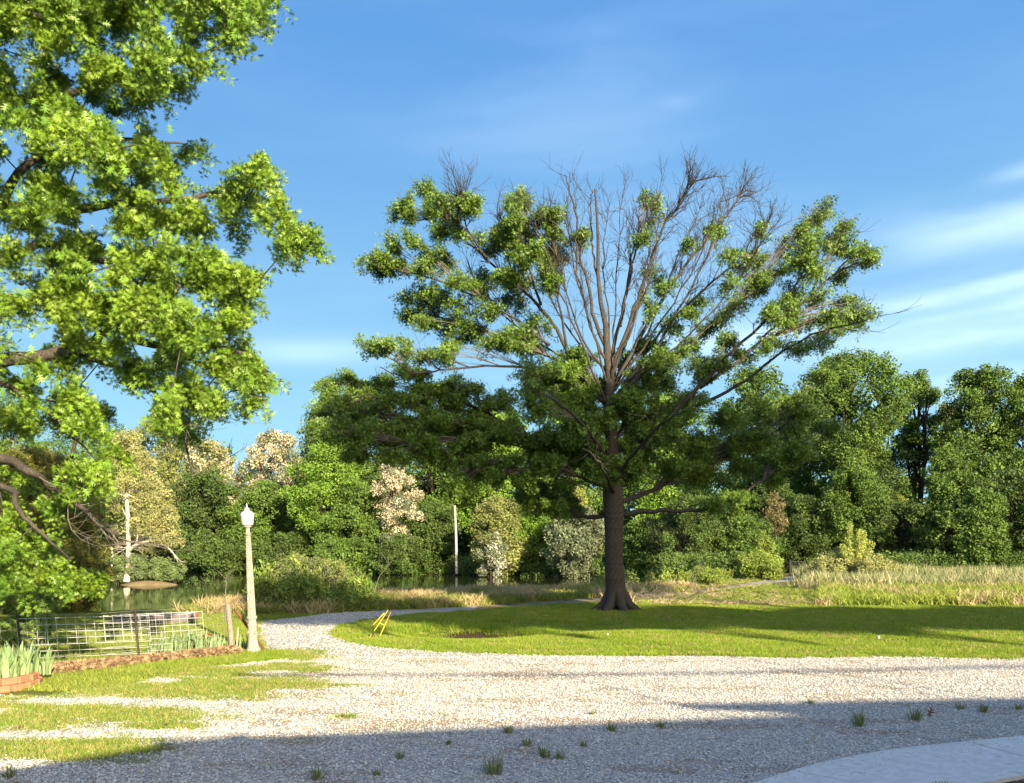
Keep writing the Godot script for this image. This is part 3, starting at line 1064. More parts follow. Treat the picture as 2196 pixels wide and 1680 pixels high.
	for q in [[905, 410, 26, 26], [935, 425, 20, 16], [960, 435, 14, 16], [868, 437, 14, 16], [845, 457, 13, 13], [880, 467, 16, 13], [925, 465, 24, 15], [966, 470, 20, 32], [985, 500, 18, 24], [940, 500, 22, 13],
			[840, 525, 27, 22], [880, 520, 28, 20], [915, 545, 32, 24], [945, 562, 20, 26], [815, 575, 26, 11], [850, 572, 18, 9], [900, 577, 24, 14],
			[880, 640, 34, 20], [930, 630, 40, 26], [985, 610, 34, 24], [1030, 602, 38, 24], [870, 670, 24, 14], [920, 670, 38, 16], [980, 660, 42, 24], [1040, 660, 42, 28], [905, 700, 30, 13], [960, 702, 38, 15], [1010, 700, 38, 17]]:
		tufts.append(q)
	for q in [[1100, 640, 34, 28], [1080, 590, 28, 24], [1100, 452, 22, 24], [1095, 480, 28, 26], [1115, 425, 15, 19], [1065, 510, 28, 20], [1150, 467, 20, 13], [1185, 464, 20, 13], [1130, 520, 38, 22], [1165, 545, 30, 32], [1175, 590, 24, 26], [1120, 570, 32, 24], [1190, 612, 26, 20],
			[790, 745, 22, 14], [830, 745, 27, 17], [865, 747, 25, 17], [905, 762, 25, 12], [960, 745, 21, 15], [1000, 722, 32, 16], [1060, 740, 38, 22], [1120, 740, 38, 28], [1150, 700, 38, 28], [1180, 790, 36, 30], [1220, 830, 38, 38], [1230, 900, 44, 40], [1240, 970, 40, 30], [1250, 765, 26, 24]]:
		tufts.append(q)
	for q in [[695, 830, 24, 16], [740, 815, 25, 17], [775, 835, 32, 24], [690, 880, 32, 28], [740, 880, 44, 34], [800, 880, 42, 34], [680, 925, 26, 22], [720, 930, 44, 28], [790, 935, 48, 32], [850, 872, 38, 32], [860, 930, 48, 32], [920, 855, 38, 24], [930, 910, 48, 34], [990, 835, 38, 24], [1000, 890, 48, 38], [1060, 855, 44, 32], [1080, 920, 48, 38], [1130, 805, 38, 28], [1150, 870, 48, 42], [1160, 950, 48, 32], [1000, 960, 48, 22], [920, 980, 42, 18], [830, 985, 38, 18], [760, 985, 32, 16], [1090, 990, 44, 20], [1060, 1030, 32, 16], [980, 1042, 38, 14], [1130, 1035, 32, 16], [1180, 1000, 40, 24], [1200, 1050, 30, 14]]:
		tufts.append(q)
	for q in [[1350, 830, 38, 34], [1390, 880, 42, 38], [1370, 950, 42, 34], [1440, 930, 44, 34], [1420, 820, 42, 32], [1480, 870, 44, 34], [1520, 800, 44, 32], [1500, 950, 44, 28], [1560, 900, 42, 32], [1580, 960, 38, 24], [1440, 1000, 42, 20], [1510, 1025, 38, 14], [1600, 1000, 34, 18], [1620, 940, 34, 22], [1640, 880, 38, 28], [1380, 740, 32, 24], [1335, 765, 22, 28], [1430, 760, 34, 24], [1480, 740, 28, 20], [1290, 900, 36, 40], [1340, 900, 40, 40], [1290, 830, 26, 26], [1270, 1010, 36, 20], [1360, 1010, 36, 22], [1690, 930, 34, 20], [1700, 860, 34, 22]]:
		tufts.append(q)
	for q in [[1780, 450, 25, 17], [1755, 480, 32, 22], [1720, 500, 28, 24], [1790, 500, 28, 24], [1820, 490, 23, 15], [1690, 530, 28, 22], [1740, 540, 38, 24], [1800, 540, 32, 22], [1850, 540, 21, 18], [1866, 565, 13, 11], [1680, 580, 28, 20], [1740, 590, 38, 20], [1810, 590, 28, 14], [1640, 600, 28, 18], [1700, 630, 34, 16], [1760, 640, 34, 16], [1812, 660, 34, 13], [1852, 690, 27, 10], [1800, 710, 32, 14], [1750, 690, 32, 16], [1700, 690, 32, 20], [1650, 680, 32, 22], [1640, 740, 32, 22], [1700, 750, 38, 20], [1760, 740, 28, 13], [1590, 650, 28, 20], [1560, 612, 20, 14], [1600, 560, 20, 15], [1628, 500, 18, 16], [1390, 430, 23, 18], [1405, 457, 18, 20], [1378, 520, 26, 12], [1480, 520, 15, 14], [1545, 500, 22, 18], [1520, 490, 17, 11], [1400, 590, 28, 16], [1430, 620, 24, 16], [1390, 660, 32, 26], [1450, 700, 28, 22], [1500, 650, 22, 14], [1550, 680, 26, 18], [1780, 800, 26, 14], [1600, 760, 30, 20], [1560, 730, 28, 18]]:
		tufts.append(q)
	# thinner leafage all along the living boughs
	for k in limbs.size():
		if k in [0, 1, 3, 4, 5, 6] or k > 32:
			continue
		var lim: Array = limbs[k]
		for j in (10 if k >= 12 and k < 20 or k > 27 else 3):
			var p: Vector3 = base + lim[int(lim.size() * rng.randf_range(0.35, 0.98))]
			tufts.append([MID + FOCAL * p.x / -p.z + rng.randf_range(-26, 26), HORIZON + FOCAL * (EYE - p.y) / -p.z + rng.randf_range(-24, 14), rng.randf_range(18, 36), rng.randf_range(10, 20)])
	var sp := fresh(4)
	var ca := Color(0.06, 0.125, 0.016)
	var cb := Color(0.14, 0.235, 0.028)
	var tw := Buf.new()
	for q in tufts:
		var guess := at(q[0], q[1], D) - base
		# the closest limb as seen along the tuft's height and side gives its depth
		var bd := 1e9
		var near := Vector3.ZERO
		for lim in limbs:
			for a in lim.size():
				var p: Vector3 = lim[a]
				var dd: float = Vector2(p.x - guess.x, p.y - guess.y).length() + absf(p.z) * 0.04
				if dd < bd:
					bd = dd
					near = lim[maxi(1, a - 3 - int(dd * 4.0))]
		var depth := D - near.z + rng.randf_range(-0.7, 0.7)
		var c := at(q[0], q[1], depth) - base
		var r := Vector3(q[2], q[3], 0) * depth / FOCAL
		r.z = minf(0.4 + r.x * 0.8, 1.1)
		var sparse: float = 0.55 if (q[0] > 1360 and q[0] < 1640 and q[1] < 720) else (0.8 if q[0] > 1640 and q[1] < 830 else 1.0)
		var count := int((50 + 230 * r.x * r.y) * sparse * (1.7 if q[1] > 790 else 0.95))
		var knots := 4 + int(r.x * 6)
		var mixc := rng.randf()
		for k in knots:
			var kc := c + vec(0.85) * r
			spray(tw, sp, near, kc, r * 0.62 + Vector3.ONE * 0.1, 5, int(count / (knots * 5.0)) + 1, ca.lerp(cb, mixc * 0.4), cb.lerp(ca, 0.3 * mixc), 0.8, 0.08, 0.011)
		if q[1] < 760:
			bare_twigs(tw, c, vec(1.0) + Vector3(0, 0.2, 0), 0.5, 0.009, 1)
	for k in limbs.size():
		part("limb", limb_bufs[k], bm, o)
	tag(part("twigs", tw, M.twig_bark, o), "", "", "", "stuff")
	for k in 4:
		many("leaves", L.sprig[k], sp[k], o)

func build_left_oak():
	var base := Vector3(-11.2, 0, -14.2)
	var o := thing("oak_tree", base, "leafy oak whose boughs reach in from the left edge over the fence", "tree")
	var D := 13.2
	var tb := Buf.new()
	tb.tube(wobbled([Vector3(0, -0.1, 0), Vector3(0, 0.4, 0), Vector3(0.05, 2, 0), Vector3(0, 5, 0.1), Vector3(0.1, 8, 0), Vector3(0, 11, 0.1), Vector3(0.1, 14, 0)], 0.05), [0.75, 0.52, 0.45, 0.42, 0.33, 0.22, 0.1], 16)
	part("trunk", tb, M.oak_bark, o)
	var courses := [
		[13.2, 0.115, [[-420, 800], [-200, 790], [0, 776], [100, 762], [180, 742], [222, 712], [240, 676], [290, 700], [350, 655], [400, 600], [460, 560]]],
		[13.0, 0.07, [[130, 758], [190, 752], [232, 744], [238, 735]]],
		[13.4, 0.045, [[170, 755], [240, 785], [300, 802], [345, 862], [388, 902], [402, 960], [412, 1020]]],
		[12.8, 0.04, [[380, 760], [420, 778], [470, 800], [525, 842], [560, 850]]],
		[12.6, 0.09, [[-420, 900], [-200, 950], [0, 985], [60, 1008], [110, 1045], [165, 1082], [225, 1135], [262, 1155]]],
		[12.4, 0.05, [[-300, 960], [0, 1040], [30, 1075], [60, 1120], [110, 1165], [150, 1200]]],
		[13.8, 0.12, [[-420, 420], [-200, 420], [0, 440], [120, 450], [250, 440], [380, 430], [520, 410], [620, 460]]],
		[14.4, 0.11, [[-420, 250], [-200, 220], [0, 215], [150, 200], [300, 150], [430, 120], [540, 60]]],
		[13.4, 0.10, [[-400, 60], [-150, 30], [0, 40], [60, 30], [110, 38], [220, -10], [380, -40], [520, -60]]],
		[13.6, 0.09, [[-420, 600], [-200, 600], [0, 560], [100, 520], [220, 560], [330, 540], [470, 560], [560, 600]]],
		[12.6, 0.06, [[-300, 780], [-100, 800], [0, 822], [60, 855], [120, 900], [160, 940]]],
		[14.2, 0.07, [[0, 440], [60, 350], [160, 320], [260, 300], [400, 310]]],
		[13.8, 0.07, [[240, 700], [330, 740], [430, 740], [520, 760], [580, 800]]],
		[13.0, 0.04, [[120, 900], [160, 935], [150, 985], [130, 1010]]],
		[13.6, 0.08, [[-420, -100], [-150, -150], [100, -150], [300, -160], [500, -150]]],
	]
	var limbs := []
	var lb := []
	for q in courses:
		var pts := []
		for k in q[2].size():
			pts.append(at(q[2][k][0], q[2][k][1], q[0] + rng.randf_range(-0.25, 0.25)) - base)
		if q[2][0][0] <= -400:
			pts[0] = Vector3(0, pts[0].y * 0.9 + 0.2, 0)
		var fine := wobbled(spline(pts, 4), 0.025)
		var b := Buf.new()
		b.tube(fine, tapered(fine.size(), q[1] * 1.25, 0.013, 0.75), 9)
		limbs.append(fine)
		lb.append(b)
	var shoots := Buf.new()
	for k in [4, 4, 2]:
		var lim: Array = limbs[k]
		for j in 5:
			var a := int(lim.size() * rng.randf_range(0.45, 0.98))
			bare_twigs(shoots, lim[a], Vector3(0.7, -0.35, 0) + vec(0.7), rng.randf_range(0.4, 0.85), 0.009, 2)
	for k in limbs.size():
		part("limb", lb[k], M.oak_bark, o)

	tag(part("bare_twigs", shoots, M.twig_bark, o), "", "", "", "stuff")
	# outline of the leaf mass and the gaps of sky in it
	var edge := PackedVector2Array()
	for q in [[-260, -260], [600, -260], [585, 0], [583, 30], [555, 62], [560, 105], [520, 125], [492, 100], [470, 128], [472, 158], [440, 168], [432, 205], [385, 210], [365, 190], [345, 235], [310, 255], [318, 285], [360, 300], [400, 292], [446, 302], [436, 322], [405, 332], [420, 352], [465, 385], [478, 350], [500, 372], [545, 338], [572, 380], [570, 412], [610, 428], [640, 428], [655, 460], [686, 500], [676, 526], [640, 520], [646, 556], [632, 552], [600, 530], [592, 562], [608, 592], [600, 628], [580, 620], [562, 602], [556, 640], [552, 690], [545, 710], [535, 740], [580, 765], [602, 822], [578, 850], [586, 895], [566, 912], [556, 935], [530, 915], [515, 880], [480, 905], [450, 930], [420, 950], [380, 945], [340, 915], [300, 890], [275, 860], [255, 885]]:
		if q.size() == 2:
			edge.append(Vector2(q[0], q[1]))
	for q in [[240, 900], [258, 950], [282, 985], [285, 1030], [262, 1060], [225, 1075], [195, 1090], [150, 1100], [120, 1095], [60, 1090], [-40, 1110], [-260, 1110]]:
		edge.append(Vector2(q[0], q[1]))
	var holes := []
	for h in [[[0, 692], [70, 650], [150, 720], [120, 748], [0, 770]], [[90, 786], [230, 768], [300, 815], [330, 870], [250, 880], [180, 850], [110, 822], [60, 805]], [[390, 782], [470, 800], [520, 850], [430, 845], [390, 815]], [[0, 780], [60, 790], [90, 826], [0, 820]], [[575, 560], [590, 540], [600, 590]], [[350, 500], [385, 480], [400, 520], [370, 535]], [[255, 265], [300, 280], [290, 330], [262, 320]], [[130, 80], [175, 75], [185, 115], [140, 140]], [[230, 85], [275, 75], [285, 105], [245, 110]], [[75, 395], [120, 400], [105, 420]], [[360, 620], [420, 600], [430, 650], [380, 655]], [[140, 210], [150, 180], [166, 240]]]:
		var p := PackedVector2Array()
		for q in h:
			p.append(Vector2(q[0], q[1]))
		holes.append(p)
	var sp := fresh(4)
	var tw := Buf.new()
	var ca := Color(0.07, 0.16, 0.016)
	var cb := Color(0.20, 0.31, 0.026)
	var centres := []
	var tries := 0
	while centres.size() < 600 and tries < 9000:
		tries += 1
		var q := Vector2(rng.randf_range(-250, 700), rng.randf_range(-250, 1120))
		if not Geometry2D.is_point_in_polygon(q, edge):
			continue
		var bad := false
		for h in holes:
			if Geometry2D.is_point_in_polygon(q, h):
				bad = true
		if q.y > 900 and rng.randf() < 0.5:
			continue
		if bad or noise_a.get_noise_2d(q.x * 0.9, q.y * 0.9) < -0.24:
			continue
		centres.append(q)
	# single drooping sprays below the main mass, down to the cedar
	for q in [[20, 1130], [60, 1145], [95, 1160], [30, 1180], [75, 1200], [120, 1215], [15, 1215], [50, 1235], [150, 1228], [180, 1240], [196, 1246], [100, 1240], [20, 1250]]:
		for k in 1:
			centres.append(Vector2(q[0] + rng.randf_range(-16, 16), q[1] + rng.randf_range(-10, 10)))
	var fine_spots := []
	var nodes := []
	for lim in limbs:
		for p in lim:
			nodes.append(p)
	var order := []
	for q in centres:
		var d := D + noise_b.get_noise_2d(q.x * 0.6, q.y * 0.6) * 2.0 + rng.randf_range(-1.3, 1.3)
		var c := at(q.x, q.y, d) - base
		order.append([nearest_on(limbs, c)[0].distance_to(c), c, q, d])
	order.sort_custom(func(a, b): return a[0] < b[0])
	for e in order:
		var c: Vector3 = e[1]
		var q: Vector2 = e[2]
		var m := rng.randf()
		var p: Vector3 = nodes[0]
		var bd := 1e9
		for w in nodes:
			var dd: float = w.distance_squared_to(c)
			if dd < bd:
				bd = dd
				p = w
		if bd > 2.6:
			p = c + (p - c).normalized() * 1.0
		spray(tw, sp, p, c, Vector3(0.34, 0.26, 0.34), 5, 8 if q.x > 0 else 4, ca.lerp(cb, m * 0.45), cb.lerp(ca, 0.35 * (1 - m)), 0.64, 0.2)
		nodes.append(c)
		if q.x > 40 and q.y > 0 and q.y < 1050:
			fine_spots.append([e[3], c])
	tag(part("twigs", tw, M.oak_bark, o), "", "", "", "stuff")
	# the leaves nearest the viewer, each its own
	fine_spots.sort_custom(func(a, b): return a[0] < b[0])
	for k in 300:
		var s: Array = fine_spots[k % mini(100, fine_spots.size())]
		var y := (vec(0.8) + Vector3(0.2, -0.7, 0.2)).normalized()
		var t := turned(y, rng.randf() * TAU)
		var p: Vector3 = s[1] + Vector3(rng.randf_range(-0.3, 0.3), rng.randf_range(-0.25, 0.25), rng.randf_range(0.15, 0.35))
		use("leaf", L.solo[k % L.solo.size()], o, Transform3D(t, p))
	for k in 4:
		many("leaves", L.sprig[k], sp[k], o)

func build_tree(called: String, label: String, cat: String, group: String, base: Vector3, hi: float, lo: float, width: float, cols: Array, opt := {}) -> Node3D:
	# a tree or bush of lobes; hi and lo are the top and foot of its crown above the base
	var o := thing(called, base, label, cat, group)
	var trunk_r: float = opt.get("r", clampf(hi * 0.018, 0.05, 0.35))
	var bark: Material = opt.get("bark", M.dark_bark)
	var stems: int = opt.get("stems", 1)
	var lobes: int = opt.get("lobes", 16)
	var clumps: int = opt.get("clumps", 34)
	var size: float = opt.get("size", 0.5)
	var shape: float = opt.get("shape", 1.0)       # <1 pointed at the top
	var kinds: Array = L.needles if opt.get("needles", false) else L.clump
	var sp := fresh(kinds.size())
	var wood := Buf.new()
	var tops := []
	for s in stems:
		var off := Vector3(rng.randf_range(-1, 1), 0, rng.randf_range(-1, 1)) * (width * 0.06 if stems > 1 else 0.0)
		var lean := Vector3(rng.randf_range(-1, 1), 0, rng.randf_range(-1, 1)) * width * (0.16 if stems > 1 else 0.05)
		var pts := []
		for k in 7:
			var t := k / 6.0
			pts.append(off + lean * t * t + Vector3(0, -0.1 + hi * 0.86 * t, 0) + vec(0.12 * trunk_r / 0.2) * float(k > 0))
		wood.tube(pts, tapered(7, trunk_r / sqrt(stems), trunk_r * 0.2, 0.9), 8)
		tops.append(pts)
	var rr := width * 0.5
	lobes = int(lobes * 2.3)
	clumps = int(clumps * 0.52)
	for k in lobes:
		var t := (k + rng.randf()) / lobes
		var y := lerpf(lo, hi, t)
		var prof := pow(sin(PI * clampf(0.12 + 0.8 * pow(t, shape), 0, 1)), 0.7)
		var g := k * 2.4 + rng.randf_range(-0.7, 0.7)
		var lr := rr * rng.randf_range(0.17, 0.36) * (0.6 + 0.4 * prof)
		var rad := maxf(0.0, rr * prof - lr * 0.6) * (rng.randf_range(0.7, 1.12) if k % 4 else rng.randf_range(0.2, 0.7))
		var c := Vector3(cos(g) * rad, clampf(y + rng.randf_range(-0.5, 0.5) * lr, lo + lr * 0.3, hi - lr * 0.4), sin(g) * rad)
		var st: Array = tops[rng.randi() % stems]
		var j: Vector3 = st[clampi(int((c.y - rad * 0.5) / hi * 6.0), 1, 6)]
		wood.tube(wobbled([j, j.lerp(c, 0.55) + Vector3(0, -0.1, 0), c], 0.1), [trunk_r * 0.3, trunk_r * 0.18, 0.02], 5, 0, 0, false)
		var mixk := rng.randf()
		var tone := rng.randf_range(0.78, 1.2)
		var flat_y := rng.randf_range(0.55, 0.85)
		for q in int(clumps * clampf(lr / (rr * 0.27), 0.6, 1.5)):
			var dirv := vec(1.0)
			dirv = dirv.normalized() * pow(dirv.length(), 0.6) * (1.0 if q % 7 else 1.35)
			var p := c + dirv * lr * Vector3(1.1, flat_y, 1.1)
			if p.y < 0.05:
				continue
			var col := tint(cols[0], cols[1], 0.22).lerp(cols[1], mixk * 0.25) * tone
			if cols.size() > 2 and rng.randf() < opt.get("bloom", 0.0) * (0.4 + mixk):
				col = tint(cols[2], cols[2], 0.15)
			var sc := size * rng.randf_range(0.6, 1.15)
			sp[rng.randi() % sp.size()].put(Transform3D(Basis.from_euler(Vector3(rng.randf() * TAU, rng.randf() * TAU, rng.randf() * TAU)).scaled(Vector3.ONE * sc), p), col)
	part("trunk", wood, bark, o)
	for k in kinds.size():
		if sp[k].x.size():
			many("crown", kinds[k], sp[k], o)
	return o

func stand(u: float, d: float, top_v: float, low_v: float, w_px: float) -> Array:
	# base, crown top, crown foot and width for a tree that stands d metres away
	var x := (u - MID) / FOCAL * d
	var y := maxf(height(x, -d), -0.45)
	return [Vector3(x, y, -d), EYE - (top_v - HORIZON) / FOCAL * d - y, EYE - (low_v - HORIZON) / FOCAL * d - y, w_px / FOCAL * d]

func wood_tree(called: String, label: String, cat: String, group: String, u: float, d: float, top_v: float, low_v: float, w_px: float, cols: Array, opt := {}):
	var s := stand(u, d, top_v, low_v, w_px)
	return build_tree(called, label, cat, group, s[0], s[1], maxf(s[2], 0.1), s[3], cols, opt)

func build_woods():
	var dark := [Color(0.042, 0.082, 0.018), Color(0.085, 0.135, 0.03)]
	var midg := [Color(0.055, 0.115, 0.02), Color(0.115, 0.19, 0.035)]
	var bright := [Color(0.085, 0.18, 0.02), Color(0.17, 0.28, 0.04)]
	var pale := [Color(0.14, 0.18, 0.05), Color(0.24, 0.26, 0.09)]
	var grey := [Color(0.10, 0.13, 0.07), Color(0.17, 0.20, 0.12)]
	var cream := Color(0.52, 0.46, 0.33)
	var beyond := "trees beyond the pond"
	# row behind the pond, from the left
	wood_tree("broadleaf_tree", "yellowish tree with pale blossom above the island trees", "tree", beyond, 360, 104, 905, 1180, 230, pale + [cream], {"lobes": 22, "clumps": 44, "bloom": 0.12, "size": 0.7})
	wood_tree("broadleaf_tree", "tall green tree at the left end of the far bank", "tree", beyond, 190, 110, 900, 1200, 240, midg, {"lobes": 20, "clumps": 40, "size": 0.75})
	wood_tree("broadleaf_tree", "tree behind the boughs at the left edge of the far bank", "tree", beyond, 20, 112, 860, 1200, 240, midg, {"lobes": 20, "clumps": 40, "size": 0.75})
	wood_tree("locust_tree", "cream flowered locust left of the lamp and behind the island", "tree", beyond, 455, 98, 950, 1150, 120, pale + [cream], {"lobes": 14, "clumps": 40, "bloom": 0.5, "size": 0.55})
	wood_tree("locust_tree", "tallest cream flowered locust straight above the lamp", "tree", beyond, 588, 97, 930, 1110, 135, grey + [cream], {"lobes": 18, "clumps": 46, "bloom": 0.55, "size": 0.55, "shape": 0.8})
	wood_tree("broadleaf_tree", "dark olive bushy tree on the far bank left of the lamp", "tree", beyond, 440, 92, 1015, 1225, 170, dark, {"lobes": 20, "clumps": 46, "size": 0.6})
	wood_tree("broadleaf_tree", "dark tree on the far bank behind the lamp", "tree", beyond, 560, 92, 1040, 1225, 150, midg, {"lobes": 18, "clumps": 46, "size": 0.6})
	wood_tree("broadleaf_tree", "bright green tree on the far bank right of the lamp", "tree", beyond, 705, 88, 955, 1150, 170, bright, {"lobes": 22, "clumps": 50, "size": 0.55})
	wood_tree("broadleaf_tree", "lower green tree below the bright one right of the lamp", "tree", beyond, 770, 86, 1045, 1225, 170, midg, {"lobes": 18, "clumps": 46, "size": 0.55})
	wood_tree("broadleaf_tree", "tall dark rounded tree behind the left boughs of the middle oak", "tree", beyond, 760, 104, 850, 1120, 230, dark, {"lobes": 24, "clumps": 50, "size": 0.75})
	wood_tree("locust_tree", "cream flowered locust low on the bank left of the pale pole", "tree", beyond, 845, 85, 1000, 1190, 105, grey + [cream], {"lobes": 14, "clumps": 44, "bloom": 0.6, "size": 0.45})
	wood_tree("broadleaf_tree", "green tree in the woods left of the pale pole", "tree", beyond, 930, 108, 900, 1150, 220, midg, {"lobes": 22, "clumps": 44, "size": 0.75})
	wood_tree("broadleaf_tree", "light green tree in the woods behind the pale pole", "tree", beyond, 1060, 106, 880, 1150, 200, bright, {"lobes": 22, "clumps": 44, "size": 0.75})
	wood_tree("broadleaf_tree", "green tree in the woods straight behind the oak trunk", "tree", beyond, 1240, 104, 870, 1150, 210, midg, {"lobes": 22, "clumps": 44, "size": 0.75})
	wood_tree("broadleaf_tree", "yellow green tree in the woods just right of the oak trunk", "tree", beyond, 1440, 102, 845, 1150, 220, bright, {"lobes": 22, "clumps": 44, "size": 0.75})
	wood_tree("broadleaf_tree", "green tree in the woods behind the right boughs of the oak", "tree", beyond, 1620, 98, 800, 1120, 210, midg, {"lobes": 22, "clumps": 44, "size": 0.7})
	# bushes at the water's edge
	var bush := "bushes on the far bank of the pond"
	wood_tree("bush", "low green bush on the far bank right under the low locust", "bush", bush, 850, 84, 1150, 1232, 110, dark, {"lobes": 12, "clumps": 46, "size": 0.45, "stems": 3})
	wood_tree("bush", "low bush on the far bank left of the pale pole foot", "bush", bush, 740, 84, 1160, 1230, 120, midg, {"lobes": 12, "clumps": 46, "size": 0.45, "stems": 3})
	wood_tree("bush", "dark low bush on the far bank behind the lamp post", "bush", bush, 480, 90, 1160, 1226, 170, dark, {"lobes": 14, "clumps": 46, "size": 0.5, "stems": 3})
	wood_tree("bush", "dark low bush on the far bank between lamp and weeds", "bush", bush, 620, 88, 1150, 1228, 150, dark, {"lobes": 14, "clumps": 46, "size": 0.5, "stems": 3})
	wood_tree("bush", "tall light green willow bush right of the pale pole", "bush", bush, 1065, 80, 1075, 1230, 120, pale, {"lobes": 20, "clumps": 50, "size": 0.45, "stems": 4})
	wood_tree("bush", "white flecked shrub in front of the willow bush", "bush", bush, 1055, 78, 1150, 1232, 70, grey + [Color(0.6, 0.6, 0.52)], {"lobes": 9, "clumps": 40, "size": 0.35, "stems": 4, "bloom": 0.25})
	wood_tree("bush", "yellow green bush midway between pale pole and oak trunk", "bush", bush, 1150, 82, 1085, 1232, 110, bright, {"lobes": 18, "clumps": 50, "size": 0.45, "stems": 4})
	wood_tree("bush", "grey green bush left of the oak trunk", "bush", bush, 1240, 76, 1095, 1235, 130, grey, {"lobes": 20, "clumps": 50, "size": 0.45, "stems": 4})
	wood_tree("bush", "green bush just right of the oak trunk at the pond end", "bush", bush, 1385, 74, 1120, 1238, 120, midg, {"lobes": 16, "clumps": 50, "size": 0.45, "stems": 4})
	wood_tree("bush", "rounded bush close left of the pale pole", "bush", bush, 935, 88, 1080, 1228, 100, dark, {"lobes": 16, "clumps": 44, "size": 0.5, "stems": 3})
	wood_tree("bush", "upright feathery bright bush showing under the left boughs of the oak", "bush", bush, 1235, 84, 1050, 1150, 60, [Color(0.22, 0.26, 0.05), Color(0.34, 0.36, 0.10)], {"lobes": 10, "clumps": 30, "size": 0.4, "shape": 0.6})
	# thicket to the right
	var thick := "thicket on the right"
	for q in [[1480, 70, 1110, 150, "bush in the thicket nearest the oak trunk"], [1600, 70, 1090, 170, "bush in the thicket left of the gate"], [1720, 74, 1040, 170, "vine hung bush in the thicket behind the gate"], [1830, 72, 1030, 180, "bush in the thicket behind the pale sapling"], [1940, 70, 1055, 170, "bush in the thicket right of the pale sapling"], [2060, 68, 1060, 170, "bush in the thicket behind the middle of the reeds"], [2180, 66, 1040, 180, "bush in the thicket at the right edge"], [2310, 66, 1020, 200, "bush in the thicket beyond the right edge"], [1660, 80, 1010, 160, "taller bush in the thicket behind the left gate bushes"], [1890, 80, 1020, 180, "taller bush behind the slender tree"], [2040, 78, 1000, 180, "taller bush under the tall right trees"], [2190, 78, 990, 180, "taller bush behind the right edge of the thicket"]]:
		wood_tree("bush", q[4], "bush", thick, q[0], q[1], q[2] + rng.randf_range(-55, 35), 1240, q[3] * rng.randf_range(0.75, 1.15), [dark, midg, dark, midg, dark][rng.randi() % 5], {"lobes": 22, "clumps": 46, "size": rng.randf_range(0.3, 0.5), "stems": 4, "shape": rng.randf_range(0.6, 1.1)})
	wood_tree("bush", "big leaved lit bush near the right edge of the thicket", "bush", thick, 2105, 62, 1055, 1210, 100, midg, {"lobes": 18, "clumps": 44, "size": 0.4, "stems": 3})
	wood_tree("bush", "tan plumed shrub left of the gate thicket", "bush", thick, 1665, 71, 1062, 1140, 50, [Color(0.10, 0.11, 0.04), Color(0.22, 0.18, 0.09)], {"lobes": 8, "clumps": 16, "size": 0.32, "stems": 5, "shape": 0.7})
	var tall := "tall trees on the right"
	wood_tree("cottonwood_tree", "broad tall tree with several dark stems right of the oak", "tree", tall, 1822, 84, 762, 1030, 250, midg, {"lobes": 30, "clumps": 56, "size": 0.55, "stems": 4, "r": 0.55})
	wood_tree("cottonwood_tree", "slender tall tree with sky around its stems", "tree", tall, 1968, 88, 803, 985, 110, midg, {"lobes": 12, "clumps": 44, "size": 0.5, "stems": 2, "r": 0.35})
	wood_tree("cottonwood_tree", "small tree low beside the slender one", "tree", tall, 1960, 90, 930, 1060, 80, midg, {"lobes": 7, "clumps": 20, "size": 0.5, "stems": 2, "r": 0.2})
	wood_tree("cottonwood_tree", "tall full tree second from the right edge", "tree", tall, 2105, 82, 795, 1080, 175, midg, {"lobes": 24, "clumps": 54, "size": 0.52, "stems": 2, "r": 0.4})
	wood_tree("cottonwood_tree", "tall full tree at the right edge", "tree", tall, 2215, 80, 810, 1080, 165, midg, {"lobes": 22, "clumps": 54, "size": 0.52, "stems": 2, "r": 0.4})
	wood_tree("cottonwood_tree", "tall tree beyond the right edge", "tree", tall, 2350, 80, 790, 1040, 180, midg, {"lobes": 22, "clumps": 50, "size": 0.52, "stems": 2, "r": 0.4})
	wood_tree("cottonwood_tree", "green tree filling the wood between oak and broad tall tree", "tree", tall, 1715, 92, 850, 1080, 170, bright, {"lobes": 22, "clumps": 46, "size": 0.5, "stems": 2, "r": 0.3})
	wood_tree("cottonwood_tree", "shorter tree in the gap right of the broad tall tree", "tree", tall, 1895, 94, 905, 1090, 110, midg, {"lobes": 12, "clumps": 34, "size": 0.5, "stems": 3, "r": 0.25})
	wood_tree("cottonwood_tree", "shorter tree in the gap right of the slender tree", "tree", tall, 2030, 92, 870, 1090, 100, pale, {"lobes": 14, "clumps": 36, "size": 0.5, "stems": 2, "r": 0.25})
	# the wood's depth, too far back to tell its trees apart
	var far := fresh(4)
	for k in 9500:
		var u := rng.randf_range(-500, 2700)
		var d := rng.randf_range(112, 150)
		var lim := 985.0 + 45.0 * noise_a.get_noise_2d(u * 0.4, 2.0) + (55.0 if u > 1700 else 0.0)
		var v := rng.randf_range(lim, 1215) if k % 2 else rng.randf_range(lerpf(lim, 1215.0, 0.45), 1215)
		var p := at(u, v, d)
		far[k % 4].put(Transform3D(Basis.from_euler(Vector3(rng.randf() * TAU, rng.randf() * TAU, 0)).scaled(Vector3.ONE * rng.randf_range(0.9, 1.7)), Vector3(p.x, maxf(p.y, 0.3), p.z)), tint(dark[0], midg[1], 0.2))
	spread("distant_woods", "mass of woods far behind the pond and thicket", "woods", L.clump, far)

